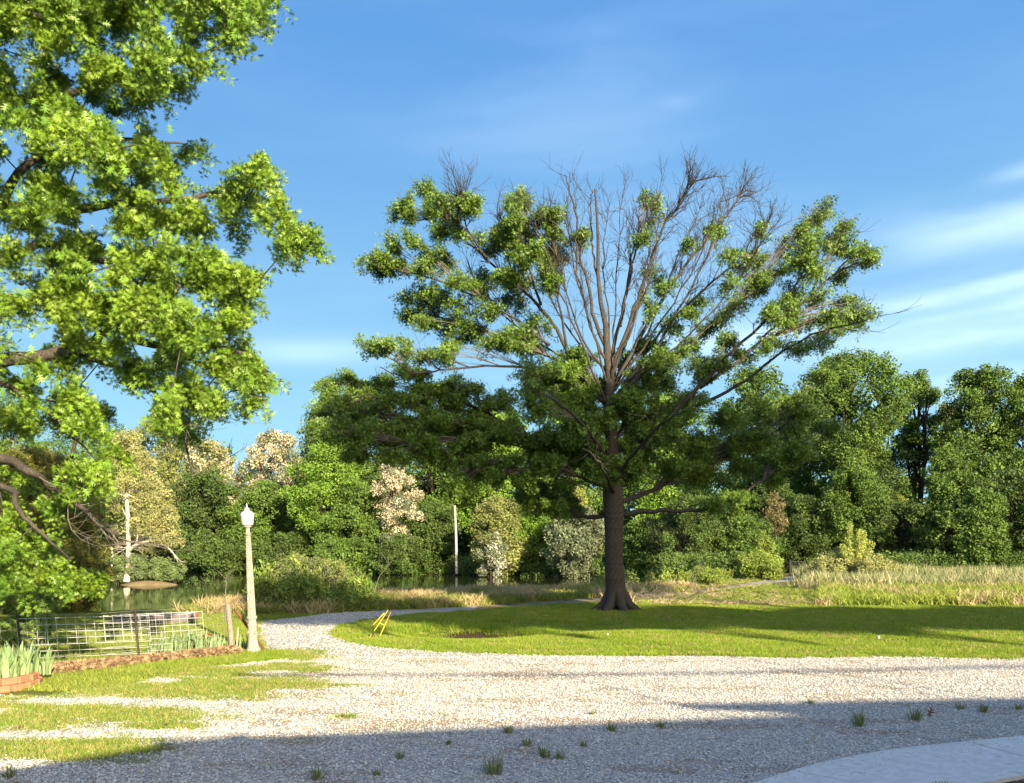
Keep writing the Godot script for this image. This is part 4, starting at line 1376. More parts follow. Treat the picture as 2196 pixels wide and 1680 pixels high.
func build_undergrowth():
	# low growth hanging over the far water's edge and under the thicket
	var s := fresh(4)
	var edge := [Vector2(14, -66), Vector2(13, -70), Vector2(6, -77), Vector2(-9, -87), Vector2(-25, -98), Vector2(-38, -106), Vector2(-70, -112)]
	for k in 5200:
		var e := rng.randf() * (edge.size() - 1)
		var p: Vector2 = edge[int(e)].lerp(edge[int(e) + 1], e - int(e)) + Vector2(rng.randf_range(-1, 1), rng.randf_range(-5.0, 1.2))
		var h := rng.randf() * rng.randf() * (2.2 + 1.5 * noise_a.get_noise_2d(p.x * 8, p.y))
		s[k % 4].put(Transform3D(Basis.from_euler(vec(3.0)).scaled(Vector3.ONE * rng.randf_range(0.25, 0.5)), Vector3(p.x, -0.4 + h, p.y)), tint(Color(0.05, 0.10, 0.02), Color(0.11, 0.17, 0.035)))
	for k in 2600:
		var d := rng.randf_range(60, 72)
		var u := rng.randf_range(1420, 2400)
		if u > 1600 and u < 1790:
			continue
		s[k % 4].put(Transform3D(Basis.from_euler(vec(3.0)).scaled(Vector3.ONE * rng.randf_range(0.25, 0.5)), Vector3((u - MID) / FOCAL * d, rng.randf() * 1.6, -d)), tint(Color(0.05, 0.10, 0.02), Color(0.11, 0.17, 0.035)))
	spread("undergrowth", "low green growth along the far waterline and under the thicket", "undergrowth", L.clump, s)

func build_near_plants():
	var cedar := [Color(0.10, 0.115, 0.025), Color(0.19, 0.19, 0.045)]
	wood_tree("cedar_tree", "wide olive cedar behind the fence at the left edge", "tree", "", 62, 29, 985, 1330, 285, cedar, {"lobes": 60, "clumps": 150, "size": 0.34, "needles": true, "r": 0.25, "shape": 0.75})
	wood_tree("bush", "small leafy shrub in the cedar's shade by the fence", "bush", "", 70, 25, 1255, 1345, 110, [Color(0.08, 0.15, 0.025), Color(0.14, 0.22, 0.05)], {"lobes": 9, "clumps": 26, "size": 0.16, "stems": 4})
	wood_tree("bush", "bright little weed shrub against the wire panel's left end", "bush", "", 92, 18.5, 1312, 1372, 50, [Color(0.15, 0.26, 0.04), Color(0.25, 0.36, 0.08)], {"lobes": 8, "clumps": 20, "size": 0.08, "stems": 3})
	wood_tree("bush", "small weed shrub at the left edge behind the fence", "bush", "", 10, 18.5, 1338, 1382, 70, [Color(0.15, 0.26, 0.04), Color(0.25, 0.36, 0.08)], {"lobes": 8, "clumps": 20, "size": 0.09, "stems": 3})

	# the island and its pale trees
	var ib := Buf.new()
	var rings := 6
	var centre := at(318, 1243, 62)
	centre.y = -0.5
	for r in rings:
		for s in 28:
			var g := TAU * s / 28
			var q := 1.0 - float(r) / (rings - 1)
			var w := 1.0 + 0.15 * sin(g * 3 + 1) + 0.08 * sin(g * 7)
			ib.v.append(Vector3(cos(g) * 2.5 * q * w, -0.25 + 0.55 * (1.0 - q * q), sin(g) * 1.6 * q * w))
			ib.c.append(Color(0.30, 0.22, 0.14).lerp(Color(0.2, 0.17, 0.08), rng.randf()))
	for r in rings - 1:
		for s in 28:
			var p := r * 28 + s
			var q := r * 28 + (s + 1) % 28
			ib.i.append_array(PackedInt32Array([p, p + 28, q, q, p + 28, q + 28]))
	var isle := part("island", ib, M.soil, self)
	isle.position = centre
	tag(isle, "little brown earth island in the pond", "island", "", "structure")

	var tb := Buf.new()
	var foot := at(272, 1240, 62)
	var tree := thing("sycamore_tree", foot, "white trunked sycamore on the pond island with a bent right bough", "tree")
	var px := func(u: float, v: float, d: float) -> Vector3: return at(u, v, d) - foot
	var stem := [px.call(271, 1248, 62), px.call(274, 1215, 62), px.call(275, 1180, 62), px.call(274, 1120, 62), px.call(271, 1060, 62), px.call(272, 1010, 62), px.call(275, 970, 62), px.call(270, 930, 62)]
	tb.tube(stem, [0.24, 0.19, 0.165, 0.14, 0.12, 0.09, 0.07, 0.03], 10)
	part("trunk", tb, M.pale_bark, tree)
	var limb := Buf.new()
	var bough := spline([px.call(275, 1183, 62), px.call(290, 1170, 61.6), px.call(312, 1163, 61.2), px.call(330, 1160, 61), px.call(346, 1168, 61), px.call(358, 1173, 61), px.call(370, 1186, 61), px.call(380, 1199, 61)], 3)
	limb.tube(bough, tapered(bough.size(), 0.14, 0.03), 7)
	for q in [[292, 1168, 295, 1120], [318, 1162, 328, 1115], [352, 1172, 350, 1120], [330, 1160, 355, 1100], [272, 1060, 310, 1075], [272, 1065, 240, 1050], [274, 1110, 262, 1090], [272, 1010, 300, 985], [272, 1000, 245, 975], [274, 1030, 330, 1040]]:
		limb.tube(wobbled([px.call(q[0], q[1], 61.4), px.call((q[0] + q[2]) * 0.5, (q[1] + q[3]) * 0.5 + 4, 61.2), px.call(q[2], q[3], 61)], 0.06), [0.06, 0.045, 0.02], 5)
	for k in 6:
		bare_twigs(limb, px.call(275, 1175, 62), Vector3(rng.randf_range(-1, 1), rng.randf_range(-0.4, 0.3), 0.4), 1.2, 0.03, 1)
	for k in 4:
		bare_twigs(limb, px.call(372, 1188, 61), Vector3(0.6, -0.9, 0), 0.7, 0.02, 1)
	part("limb", limb, M.pale_bark, tree)
	var sp := fresh(4)
	for q in [[340, 1090, 34, 26], [355, 1120, 28, 24], [330, 1130, 26, 22], [368, 1150, 16, 18], [345, 1160, 22, 12], [318, 1110, 20, 20], [295, 1120, 14, 26], [310, 1070, 26, 16], [350, 1065, 20, 18], [285, 1030, 30, 22], [300, 990, 34, 24], [260, 980, 26, 22], [270, 945, 30, 22], [245, 1045, 20, 16], [320, 1035, 24, 18], [382, 1165, 9, 8]]:
		for k in int(q[2] * q[3] / 8.0):
			var o := vec(1.0)
			var p: Vector3 = px.call(q[0] + o.x * q[2], q[1] + o.y * q[3], 61.3 + o.z * 0.9)
			sp[k % 4].put(Transform3D(Basis.from_euler(vec(3.0)).scaled(Vector3.ONE * rng.randf_range(0.2, 0.34)), p), tint(Color(0.20, 0.22, 0.08), Color(0.36, 0.36, 0.15)))
	for k in 4:
		many("leaves", L.clump[k], sp[k], tree)
	var t2 := Buf.new()
	var f2 := at(240, 1242, 62)
	t2.tube([at(240, 1246, 62) - f2, at(239, 1215, 62) - f2, at(240, 1190, 62) - f2, at(239, 1172, 62) - f2], [0.11, 0.09, 0.085, 0.07], 8)
	var snag := part("tree_snag", t2, M.pale_bark, self)
	snag.position = f2
	tag(snag, "short pale dead trunk standing in the pond left of the sycamore", "tree")
	for q in [[300, 1195, 60, "left bush at the sycamore's foot"], [345, 1198, 56, "middle bush on the island right of the sycamore"], [375, 1212, 40, "small bush at the island's right tip"], [250, 1195, 50, "bush behind the dead trunk on the island"]]:
		wood_tree("bush", q[3], "bush", "bushes on the island", q[0], 62.3, q[1], 1240, q[2], [Color(0.09, 0.15, 0.05), Color(0.17, 0.23, 0.09)], {"lobes": 9, "clumps": 30, "size": 0.24, "stems": 3})

	# shrubs among the bank weeds
	var sh := "shrubs on the near bank"
	wood_tree("shrub", "grey stemmed shrub in the weeds right of the lamp", "shrub", sh, 640, 31, 1190, 1300, 150, [Color(0.12, 0.18, 0.05), Color(0.22, 0.26, 0.09)], {"lobes": 13, "clumps": 16, "size": 0.15, "stems": 7, "bark": M.twig_bark, "r": 0.06})
	wood_tree("shrub", "shrub in the weeds near the leaning dead stem", "shrub", sh, 715, 31, 1200, 1300, 110, [Color(0.14, 0.19, 0.05), Color(0.24, 0.27, 0.1)], {"lobes": 10, "clumps": 16, "size": 0.15, "stems": 7, "bark": M.twig_bark, "r": 0.05})
	wood_tree("shrub", "dark thin shrub at the water left of the lamp", "shrub", sh, 455, 34, 1225, 1300, 130, [Color(0.06, 0.11, 0.03), Color(0.11, 0.16, 0.05)], {"lobes": 7, "clumps": 8, "size": 0.12, "stems": 5, "r": 0.03})
	wood_tree("shrub", "bushy green shrub left of the track by the gate", "shrub", sh, 1630, 58, 1190, 1250, 110, bright_meadow(), {"lobes": 14, "clumps": 36, "size": 0.26, "stems": 5})
	wood_tree("shrub", "vine covered stump left of the gate", "shrub", sh, 1640, 59, 1150, 1215, 34, bright_meadow(), {"lobes": 9, "clumps": 22, "size": 0.24, "stems": 1, "r": 0.12})
	wood_tree("shrub", "low green shrub in the meadow right of the oak trunk", "shrub", sh, 1520, 50, 1222, 1262, 80, bright_meadow(), {"lobes": 9, "clumps": 26, "size": 0.2, "stems": 5})
	wood_tree("shrub", "broad pale shrub right of the gate", "shrub", sh, 1810, 56, 1188, 1262, 150, [Color(0.2, 0.23, 0.08), Color(0.34, 0.35, 0.14)], {"lobes": 18, "clumps": 38, "size": 0.26, "stems": 6})
	wood_tree("shrub", "pale shrub at the left end of the reeds", "shrub", sh, 1885, 54, 1205, 1265, 90, [Color(0.18, 0.22, 0.07), Color(0.32, 0.33, 0.13)], {"lobes": 12, "clumps": 32, "size": 0.24, "stems": 5})
	# sapling with upright shoots
	var fs := flat(1832, 1240)
	fs = Vector3((1832 - MID) / FOCAL * 55.0, 0, -55.0)
	var sap := thing("sapling", fs, "pale yellow green sapling with upright shoots right of the gate", "sapling")
	var sb := Buf.new()
	var ss := fresh(4)
	for k in 13:
		var top: Vector3 = at(1800 + k * 5.4 + rng.randf_range(-3, 3), 1122 + absf(k - 6) * 7.0 + rng.randf_range(0, 14), 55) - fs + Vector3(0, 0, rng.randf_range(-0.7, 0.7))
		var pts := [Vector3(0, 0, 0), Vector3(top.x * 0.3, top.y * 0.45, top.z * 0.3), Vector3(top.x * 0.8, top.y * 0.75, top.z * 0.8), top]
		sb.tube(pts, [0.04, 0.03, 0.018, 0.006], 5)
		var f := spline(pts, 8)
		for j in range(9, f.size()):
			ss[j % 4].put(Transform3D(Basis.from_euler(vec(3.0)).scaled(Vector3.ONE * rng.randf_range(0.12, 0.22)), f[j] + vec(0.06)), tint(Color(0.26, 0.33, 0.06), Color(0.42, 0.46, 0.12)))
	part("stem", sb, M.twig_bark, sap)
	for k in 4:
		many("leaves", L.clump[k], ss[k], sap)
	# feathery shoots on the thicket's crest
	for q in [[1950, 1068, 77, "yellow feathery sapling on the crest of the thicket"], [2035, 1045, 77, "taller yellow feathery sapling on the thicket's crest further right"]]:
		var d: float = q[2]
		var f0 := at(q[0], 1200, d)
		f0.y = 0.0
		var s2 := thing("sapling", f0, q[3], "sapling")
		var stb := Buf.new()
		var sps := fresh(4)
		for k in 7:
			var top: Vector3 = at(q[0] - 28 + k * 9 + rng.randf_range(-4, 4), q[1] + rng.randf_range(-4, 26), d) - f0
			var pts := [Vector3(0, 0, 0), Vector3(top.x * 0.15, top.y * 0.6, 0.3), Vector3(top.x * 0.6, top.y * 0.85, 0.6), top + Vector3(0, 0, 0.7)]
			stb.tube(pts, [0.05, 0.035, 0.02, 0.008], 5)
			var f := spline(pts, 10)
			for j in range(19, f.size()):
				sps[j % 4].put(Transform3D(Basis.from_euler(vec(3.0)).scaled(Vector3.ONE * rng.randf_range(0.1, 0.2)), f[j] + vec(0.06)), tint(Color(0.26, 0.31, 0.04), Color(0.4, 0.42, 0.08)))
		part("stem", stb, M.twig_bark, s2)
		for k in 4:
			many("leaves", L.clump[k], sps[k], s2)
	# leaning dead stems
	dry_sapling("leaning pale dead stem with a tuft at its tip over the bank weeds", 31.5, [[800, 1262], [812, 1240], [826, 1222], [838, 1205]], 0.02)
	dry_sapling("upright bare sapling at the fence left of the lamp", 24.0, [[482, 1310], [483, 1285], [484, 1262], [485, 1236]], 0.02)
	dry_sapling("forked grey dead stem standing in the weeds right of the lamp", 33.0, [[607, 1290], [604, 1250], [603, 1215], [600, 1180]], 0.03)
	dry_sapling("dead stick leaning in the meadow right of the oak trunk", 48.0, [[1480, 1262], [1490, 1240], [1500, 1222]], 0.025)
	dry_sapling("thin dead stem close behind the oak trunk on the right", 40.0, [[1400, 1270], [1402, 1245], [1410, 1215]], 0.018)
	# brushwood heap right of the oak
	var br := Buf.new()
	var bp := flat(1398, 1290)
	for k in 60:
		var p := Vector3(rng.randf_range(-1.6, 1.9), rng.randf_range(0.0, 0.35), rng.randf_range(-0.5, 0.5))
		bare_twigs(br, p, Vector3(rng.randf_range(-1, 1), rng.randf_range(0.1, 0.8), rng.randf_range(-0.5, 0.5)), rng.randf_range(0.4, 0.9), 0.012, 1)
	var heap := part("brushwood", br, M.twig_bark, self)
	heap.position = bp
	tag(heap, "low heap of dead brown brushwood right of the oak trunk", "brushwood")

func bright_meadow() -> Array:
	return [Color(0.12, 0.19, 0.03), Color(0.24, 0.30, 0.06)]

func dry_sapling(label: String, d: float, course: Array, r: float):
	var f := at(course[0][0], course[0][1], d)
	var b := Buf.new()
	var pts := []
	for q in course:
		pts.append(at(q[0], q[1], d) - f)
	pts[0].y -= 0.3
	var fine := spline(pts, 3)
	b.tube(fine, tapered(fine.size(), r, r * 0.4), 6)
	for k in 5:
		bare_twigs(b, fine[-1 - k], Vector3(rng.randf_range(-0.8, 0.8), 0.8, rng.randf_range(-0.4, 0.4)), 0.4 * d / 30.0, r * 0.4, 1)
	var o := part("dry_sapling", b, M.twig_bark, self)
	o.position = f
	tag(o, label, "dead sapling")

# ---------------------------------------------------------------- objects

func build_lamp():
	var foot := flat(543, 1400)
	var lamp := thing("lamp_post", foot, "fluted cast iron lamp post with white globe, leaning left", "lamp post")
	lamp.rotation.z = 0.045
	var b := Buf.new()
	b.lathe([Vector2(0.0, 0), Vector2(0.165, 0.0), Vector2(0.165, 0.035), Vector2(0.15, 0.045), Vector2(0.138, 0.07), Vector2(0.118, 0.10), Vector2(0.105, 0.16), Vector2(0.097, 0.24), Vector2(0.092, 0.36), Vector2(0.088, 0.5), Vector2(0.09, 0.53), Vector2(0.098, 0.545), Vector2(0.098, 0.565), Vector2(0.086, 0.58), Vector2(0.084, 0.64), Vector2(0.088, 0.665), Vector2(0.104, 0.685), Vector2(0.108, 0.705), Vector2(0.1, 0.725), Vector2(0.082, 0.74), Vector2(0.0, 0.745)], 32)
	part("base", b, M.cast_iron, lamp)
	var orn := Buf.new()           # raised leaf ornament on the base
	for k in 4:
		var g := TAU * k / 4 + 0.6
		var dirv := Vector3(cos(g), 0, sin(g))
		var side := Vector3(-sin(g), 0, cos(g))
		for j in 5:
			var a := (j - 2) * 0.55
			orn.tube([dirv * 0.088 + Vector3(0, 0.36, 0), dirv * 0.108 + side * sin(a) * 0.03 + Vector3(0, 0.38 + cos(a) * 0.03, 0), dirv * 0.092 + side * sin(a) * 0.055 + Vector3(0, 0.38 + cos(a) * 0.06, 0)], [0.012, 0.012, 0.004], 6)
	part("ornament", orn, M.cast_iron, lamp)
	var s := Buf.new()
	var prof := []
	for k in 13:
		var t := k / 12.0
		prof.append(Vector2(lerpf(0.076, 0.044, pow(t, 1.15)), lerpf(0.735, 2.36, t)))
	s.lathe(prof, 128, 0.075, 16)
	part("shaft", s, M.cast_iron, lamp)
	var cl := Buf.new()
	cl.lathe([Vector2(0.0, 2.35), Vector2(0.052, 2.35), Vector2(0.058, 2.365), Vector2(0.058, 2.38), Vector2(0.045, 2.395), Vector2(0.04, 2.44), Vector2(0.042, 2.49), Vector2(0.06, 2.505), Vector2(0.078, 2.515), Vector2(0.082, 2.54), Vector2(0.072, 2.55), Vector2(0.0, 2.55)], 28)
	part("collar", cl, M.cast_iron, lamp)
	var gl := Buf.new()
	gl.lathe([Vector2(0.0, 2.545), Vector2(0.094, 2.547), Vector2(0.108, 2.56), Vector2(0.117, 2.6), Vector2(0.123, 2.66), Vector2(0.127, 2.715), Vector2(0.134, 2.74), Vector2(0.138, 2.755), Vector2(0.132, 2.765)], 32, 0.012, 16)
	var globe := part("globe", gl, M.white_glass, lamp)
	var cp := Buf.new()
	cp.lathe([Vector2(0.132, 2.764), Vector2(0.134, 2.775), Vector2(0.118, 2.795), Vector2(0.112, 2.812), Vector2(0.09, 2.822), Vector2(0.06, 2.838), Vector2(0.05, 2.86), Vector2(0.045, 2.885), Vector2(0.03, 2.9), Vector2(0.016, 2.91), Vector2(0.012, 2.93), Vector2(0.013, 2.955), Vector2(0.006, 2.99), Vector2(0.0, 2.995)], 32)
	part("globe_cap", cp, M.white_glass, globe)

func rod(b: Buf, p: Vector3, q: Vector3, r: float, sides := 6):
	b.tube([p, q], [r, r], sides)

func build_fence():
	var P0 := Vector3(-5.72, 0, -18.1)
	var P1 := Vector3(-6.74, 0, -16.05)
	var P2 := Vector3(-8.3, 0, -15.05)
	var P3 := Vector3(-11.5, 0, -13.6)
	var fence := thing("wire_fence", P1, "sagging wire fence of dark steel posts at the left", "fence")
	var H := 0.93
	for q in [[P1, -0.085, 0.02], [P2, -0.12, -0.02], [P3, 0.03, 0.0]]:
		var b := Buf.new()
		var lean := Vector3(q[1], 0, q[2])
		var f: Vector3 = q[0] - P1
		rod(b, f - Vector3(0, 0.1, 0), f + Vector3(0, H + 0.06, 0) + lean, 0.019, 5)
		b.tube([f + Vector3(0.02, -0.1, 0), f + Vector3(0.02, H + 0.05, 0) + lean], [0.007, 0.007], 4)
		part("post", b, M.post_paint, fence)
	var wp := Buf.new()
	var f0 := P0 - P1
	wp.tube(wobbled([f0 - Vector3(0, 0.1, 0), f0 + Vector3(-0.02, 0.35, 0), f0 + Vector3(-0.05, 0.65, 0), f0 + Vector3(-0.085, 0.95, 0)], 0.006), [0.058, 0.056, 0.054, 0.052], 12)
	part("post", wp, M.post_wood, fence, "weathered wooden corner post")
	var ends := [P0 - P1 + Vector3(-0.05, 0, 0), Vector3(-0.03, 0, 0), P2 - P1 + Vector3(-0.04, 0, 0), P3 - P1]
	for k in 9:
		var h: float = [0.06, 0.15, 0.25, 0.35, 0.46, 0.58, 0.70, 0.82, 0.955][k]
		var b := Buf.new()
		for s in 3:
			var p: Vector3 = ends[s] + Vector3(-0.09 * h, h, 0)
			var q: Vector3 = ends[s + 1] + Vector3(-0.09 * h, h, 0)
			var mid := (p + q) * 0.5 - Vector3(0, 0.03, 0) + vec(0.015)
			b.tube(spline([p, mid, q], 4), tapered(9, 0.0026, 0.0026), 4, 0, 0, false)
		part("wire", b, M.wire, fence)
	for s in 3:
		var n := int((ends[s + 1] - ends[s]).length() / 0.16)
		for k in n:
			var p: Vector3 = ends[s].lerp(ends[s + 1], (k + 0.5) / n)
			var b := Buf.new()
			b.tube([p + Vector3(0, 0.04, 0), p + Vector3(-0.04, 0.4, 0) + vec(0.01), p + Vector3(-0.075, 0.8, 0) + vec(0.01)], [0.0022, 0.0022, 0.0022], 3, 0, 0, false)
			part("stay", b, M.wire, fence)

	# two galvanised stock panels hung on it, overlapping
	for w in 2:
		var a := Vector3(-5.98, 0, -17.3) if w == 0 else Vector3(-6.55, 0, -16.2)
		var e := Vector3(-7.25, 0, -15.9) if w == 0 else Vector3(-8.42, 0, -15.22)
		var off := Vector3(0.05, 0, 0.06) if w == 0 else Vector3(0.02, 0, 0.03)
		a += off
		e += off
		var pan := thing("stock_panel", a, "galvanised wire stock panel hung on the fence nearer the lamp" if w == 0 else "galvanised wire stock panel hung on the fence nearer the irises", "wire panel", "galvanised panels on the fence")
		var run := e - a
		for k in 8:
			var h: float = [0.10, 0.20, 0.31, 0.42, 0.53, 0.64, 0.76, 0.88][k]
			var b := Buf.new()
			var low: float = 0.0 if k > 3 else (0.36 if w == 0 else 0.0)
			rod(b, run * low + Vector3(-0.02 - 0.09 * h, h - 0.02, 0), run + Vector3(-0.02 - 0.09 * h, h, 0), 0.0046 if k > 3 else 0.0034, 6)
			part("rod", b, M.galvanised, pan)
		var n := int(run.length() / 0.15)
		for k in n + 1:
			var p := run * (float(k) / n)
			var b := Buf.new()
			rod(b, p + Vector3(-0.055, 0.40, 0), p + Vector3(-0.1, 0.89, 0), 0.003, 5)
			part("upright_rod", b, M.galvanised, pan)

	# brace at the corner: a rusty pipe and a leaning log, a wooden stake
	var pb := Buf.new()
	var bf := flat(566, 1402)
	rod(pb, at(508, 1313, 18.25) - bf, at(536, 1351, 18.2) - bf, 0.032, 12)
	rod(pb, at(534, 1349, 18.2) - bf, Vector3(0, 0.02, -0.15), 0.026, 12)
	var pipe := part("brace_pipe", pb, M.rust, self)
	pipe.position = bf
	tag(pipe, "rusty brace pipe slanting from the corner post behind the lamp", "pipe")
	var sb := Buf.new()
	var sf := flat(507, 1395)
	sb.tube([Vector3(0, -0.05, 0), Vector3(0.02, 0.3, 0), Vector3(0.035, 0.47, 0)], [0.017, 0.017, 0.014], 7)
	var stake := part("wooden_stake", sb, M.pale_bark, self)
	stake.position = sf
	tag(stake, "short tan wooden stake between the corner post and the lamp", "stake")

func build_boat():
	# an old flat boat drawn up on the bank
	var d := 24.3
	var f := at(335, 1338, d)
	f.y = 0.0
	var boat := thing("rowing_boat", f, "old grey flat boat lying on the bank behind the wire panel", "boat")
	boat.rotation.y = 0.1
	boat.scale = Vector3(0.8, 0.62, 0.8)
	var hull := Buf.new()
	var secs := []
	for k in 9:
		var t := k / 8.0
		var x := lerpf(-1.35, 1.35, t)
		var w := 0.5 * (1.0 - 0.35 * pow(absf(t - 0.4) * 1.6, 2.0))
		var rise := 0.16 * pow(maxf(0.0, t - 0.6) / 0.4, 2.0)
		secs.append([x, w, rise])
	for k in 8:
		for inner in [0.0, 0.02]:
			var p := []
			for q in [secs[k], secs[k + 1]]:
				p.append([Vector3(q[0], 0.42 + q[2] * 0.6, -q[1] + inner), Vector3(q[0], 0.04 + q[2] + inner, -q[1] * 0.75 + inner), Vector3(q[0], 0.04 + q[2] + inner, q[1] * 0.75 - inner), Vector3(q[0], 0.42 + q[2] * 0.6, q[1] - inner)])
			for j in 3:
				var o: Vector3 = [Vector3(0, 0, -1), Vector3(0, -1, 0), Vector3(0, 0, 1)][j]
				hull.quad(p[0][j], p[1][j], p[1][j + 1], p[0][j + 1], o if inner == 0.0 else -o)
	part("hull", hull, M.boat_hull, boat)
	for e in [0, 8]:
		var b := Buf.new()
		var q: Array = secs[e]
		var x: float = q[0] + (0.004 if e else -0.004)
		b.quad(Vector3(x, 0.42 + q[2] * 0.6, -q[1]), Vector3(x, 0.04 + q[2], -q[1] * 0.75), Vector3(x, 0.04 + q[2], q[1] * 0.75), Vector3(x, 0.42 + q[2] * 0.6, q[1]), Vector3(1 if e else -1, 0, 0))
		part("transom", b, M.brick_clay if e else M.boat_hull, boat)
	for k in 3:
		var b := Buf.new()
		b.box(Transform3D(Basis(), Vector3(-0.8 + k * 0.8, 0.33, 0)), Vector3(0.2, 0.03, 0.86), 0.006)
		part("seat", b, M.post_wood, boat)
	var gb := Buf.new()
	for s in [-1.0, 1.0]:
		var pts := []
		for q in secs:
			pts.append(Vector3(q[0], 0.425 + q[2] * 0.6, q[1] * s))
		gb.tube(pts, tapered(9, 0.02, 0.02), 6)
	part("gunwale", gb, M.pole_wood, boat)

	# rusty iron wheel half sunk in the irises
	var wf := flat(446, 1396)
	var wheel := thing("iron_wheel", wf, "rusty old iron wheel standing in the irises by the fence", "wheel")
	var rim := Buf.new()
	var ring := []
	for k in 33:
		var g := TAU * k / 32
		ring.append(Vector3(cos(g) * 0.2, 0.14 + sin(g) * 0.2, 0))
	rim.tube(ring, tapered(33, 0.022, 0.022), 8)
	part("rim", rim, M.rust, wheel)
	for k in 6:
		var g := TAU * k / 6
		var b := Buf.new()
		rod(b, Vector3(0, 0.14, 0), Vector3(cos(g) * 0.2, 0.14 + sin(g) * 0.2, 0), 0.01)
		part("spoke", b, M.rust, wheel)
	var hub := Buf.new()
	rod(hub, Vector3(0, 0.14, -0.05), Vector3(0, 0.14, 0.05), 0.035, 12)
	part("hub", hub, M.rust, wheel)

func iris_leaf(w: float, h: float, lean: Vector3) -> Buf:
	var b := Buf.new()
	var side := Vector3(lean.z, 0, -lean.x).normalized() if lean.length() > 0.01 else Vector3.RIGHT
	var pts := []
	for k in 6:
		var t := k / 5.0
		pts.append([lean * t * t + Vector3(0, h * t * (1.0 - 0.12 * t), 0), w * (0.75 + 0.5 * sin(t * PI * 0.8)) * (1.0 - pow(t, 4.0))])
	for k in 5:
		var p: Array = pts[k]
		var q: Array = pts[k + 1]
		b.tri(p[0] - side * p[1], q[0] - side * q[1], p[0] + side * p[1])
		b.tri(p[0] + side * p[1], q[0] - side * q[1], q[0] + side * q[1])
	return b

func build_irises():
	leafy("iris_leaf", 0.5, 0.5, 0.4)
	# a few leaf shapes shared by all the plants
	var shapes := []
	for k in 10:
		var g := TAU * k / 10.0
		var l := rng.randf_range(0.03, 0.26)
		var b := iris_leaf(rng.randf_range(0.016, 0.025), rng.randf_range(0.42, 0.64), Vector3(cos(g) * l, 0, sin(g) * l))
		b.c.resize(b.v.size())
		b.c.fill(tint(Color(0.14, 0.23, 0.10), Color(0.26, 0.36, 0.17), 0.12))
		shapes.append(b.mesh(M.iris_leaf))
	var where := [
		["bed", 12, 1474, 1.0, "iris clump at the left edge in the brick ring"], ["bed", 48, 1470, 1.0, "iris clump in the middle of the brick ring"], ["bed", 80, 1462, 0.85, "iris clump at the right side of the brick ring"], ["bed", -20, 1470, 1.0, "iris clump beyond the left edge in the brick ring"], ["bed", 30, 1455, 0.9, "iris clump at the back of the brick ring"],
		["fence", 335, 1408, 0.8, "iris clump leftmost in the row along the fence"], ["fence", 362, 1404, 0.85, "iris clump second from the left along the fence"], ["fence", 390, 1400, 0.8, "iris clump in the middle of the row along the fence"], ["fence", 418, 1398, 0.85, "iris clump left of the rusty wheel"], ["fence", 440, 1401, 0.75, "iris clump in front of the rusty wheel"], ["fence", 462, 1397, 0.7, "iris clump right of the rusty wheel"], ["fence", 524, 1394, 0.6, "small iris clump between stake and lamp"],
	]
	for q in where:
		var f := flat(q[1], q[2])
		if q[0] == "bed":
			f.y = 0.1
		var o := thing("iris_plant", f, q[4], "iris", "irises in the brick ring" if q[0] == "bed" else "irises along the fence")
		var n := 44 if q[0] == "bed" else 34
		for k in n:
			var p := Vector3(rng.randf_range(-0.17, 0.17), 0, rng.randf_range(-0.14, 0.14))
			use("leaf", shapes[(k * 7 + rng.randi() % 3) % 10], o, Transform3D(Basis(Vector3.UP, rng.randf_range(-0.9, 0.9)).scaled(Vector3.ONE * q[3] * rng.randf_range(0.7, 1.15)), p))

func build_planter():
	# two courses of curved edging bricks round the irises
	var c := Vector3(-8.08, 0, -13.3)
	var o := thing("brick_planter", c, "curved low planter of red edging bricks at the left edge", "planter")
	var rad := 0.8
	var shapes := []
	for k in 3:
		var b := Buf.new()
		b.box(Transform3D(Basis(), Vector3.ZERO), Vector3(0.245 - 0.008 * k, 0.1, 0.13 + 0.006 * k), 0.012)
		shapes.append(b.mesh(M.brick_clay))
	for row in 2:
		var r := rad + (0.05 if row == 0 else 0.0)
		var n := 20
		for k in n:
			var g := TAU * (k + 0.5 * row) / n
			var p := Vector3(cos(g) * r, 0.045 + 0.1 * row, sin(g) * r)
			var bas := Basis(Vector3.UP, -g + PI / 2 + rng.randf_range(-0.05, 0.05))
			use("brick", shapes[rng.randi() % 3], o, Transform3D(bas, p + vec(0.006)))
	var soil := Buf.new()
	for k in 24:
		var g := TAU * k / 24
		var h := TAU * (k + 1) / 24
		soil.ntri(Vector3(0, 0.13, 0), Vector3(cos(g) * rad, 0.1, sin(g) * rad), Vector3(cos(h) * rad, 0.1, sin(h) * rad), Vector3.UP)
	soil.c.resize(soil.v.size())
	soil.c.fill(Color(0.07, 0.05, 0.035))
	part("soil", soil, M.soil, o)

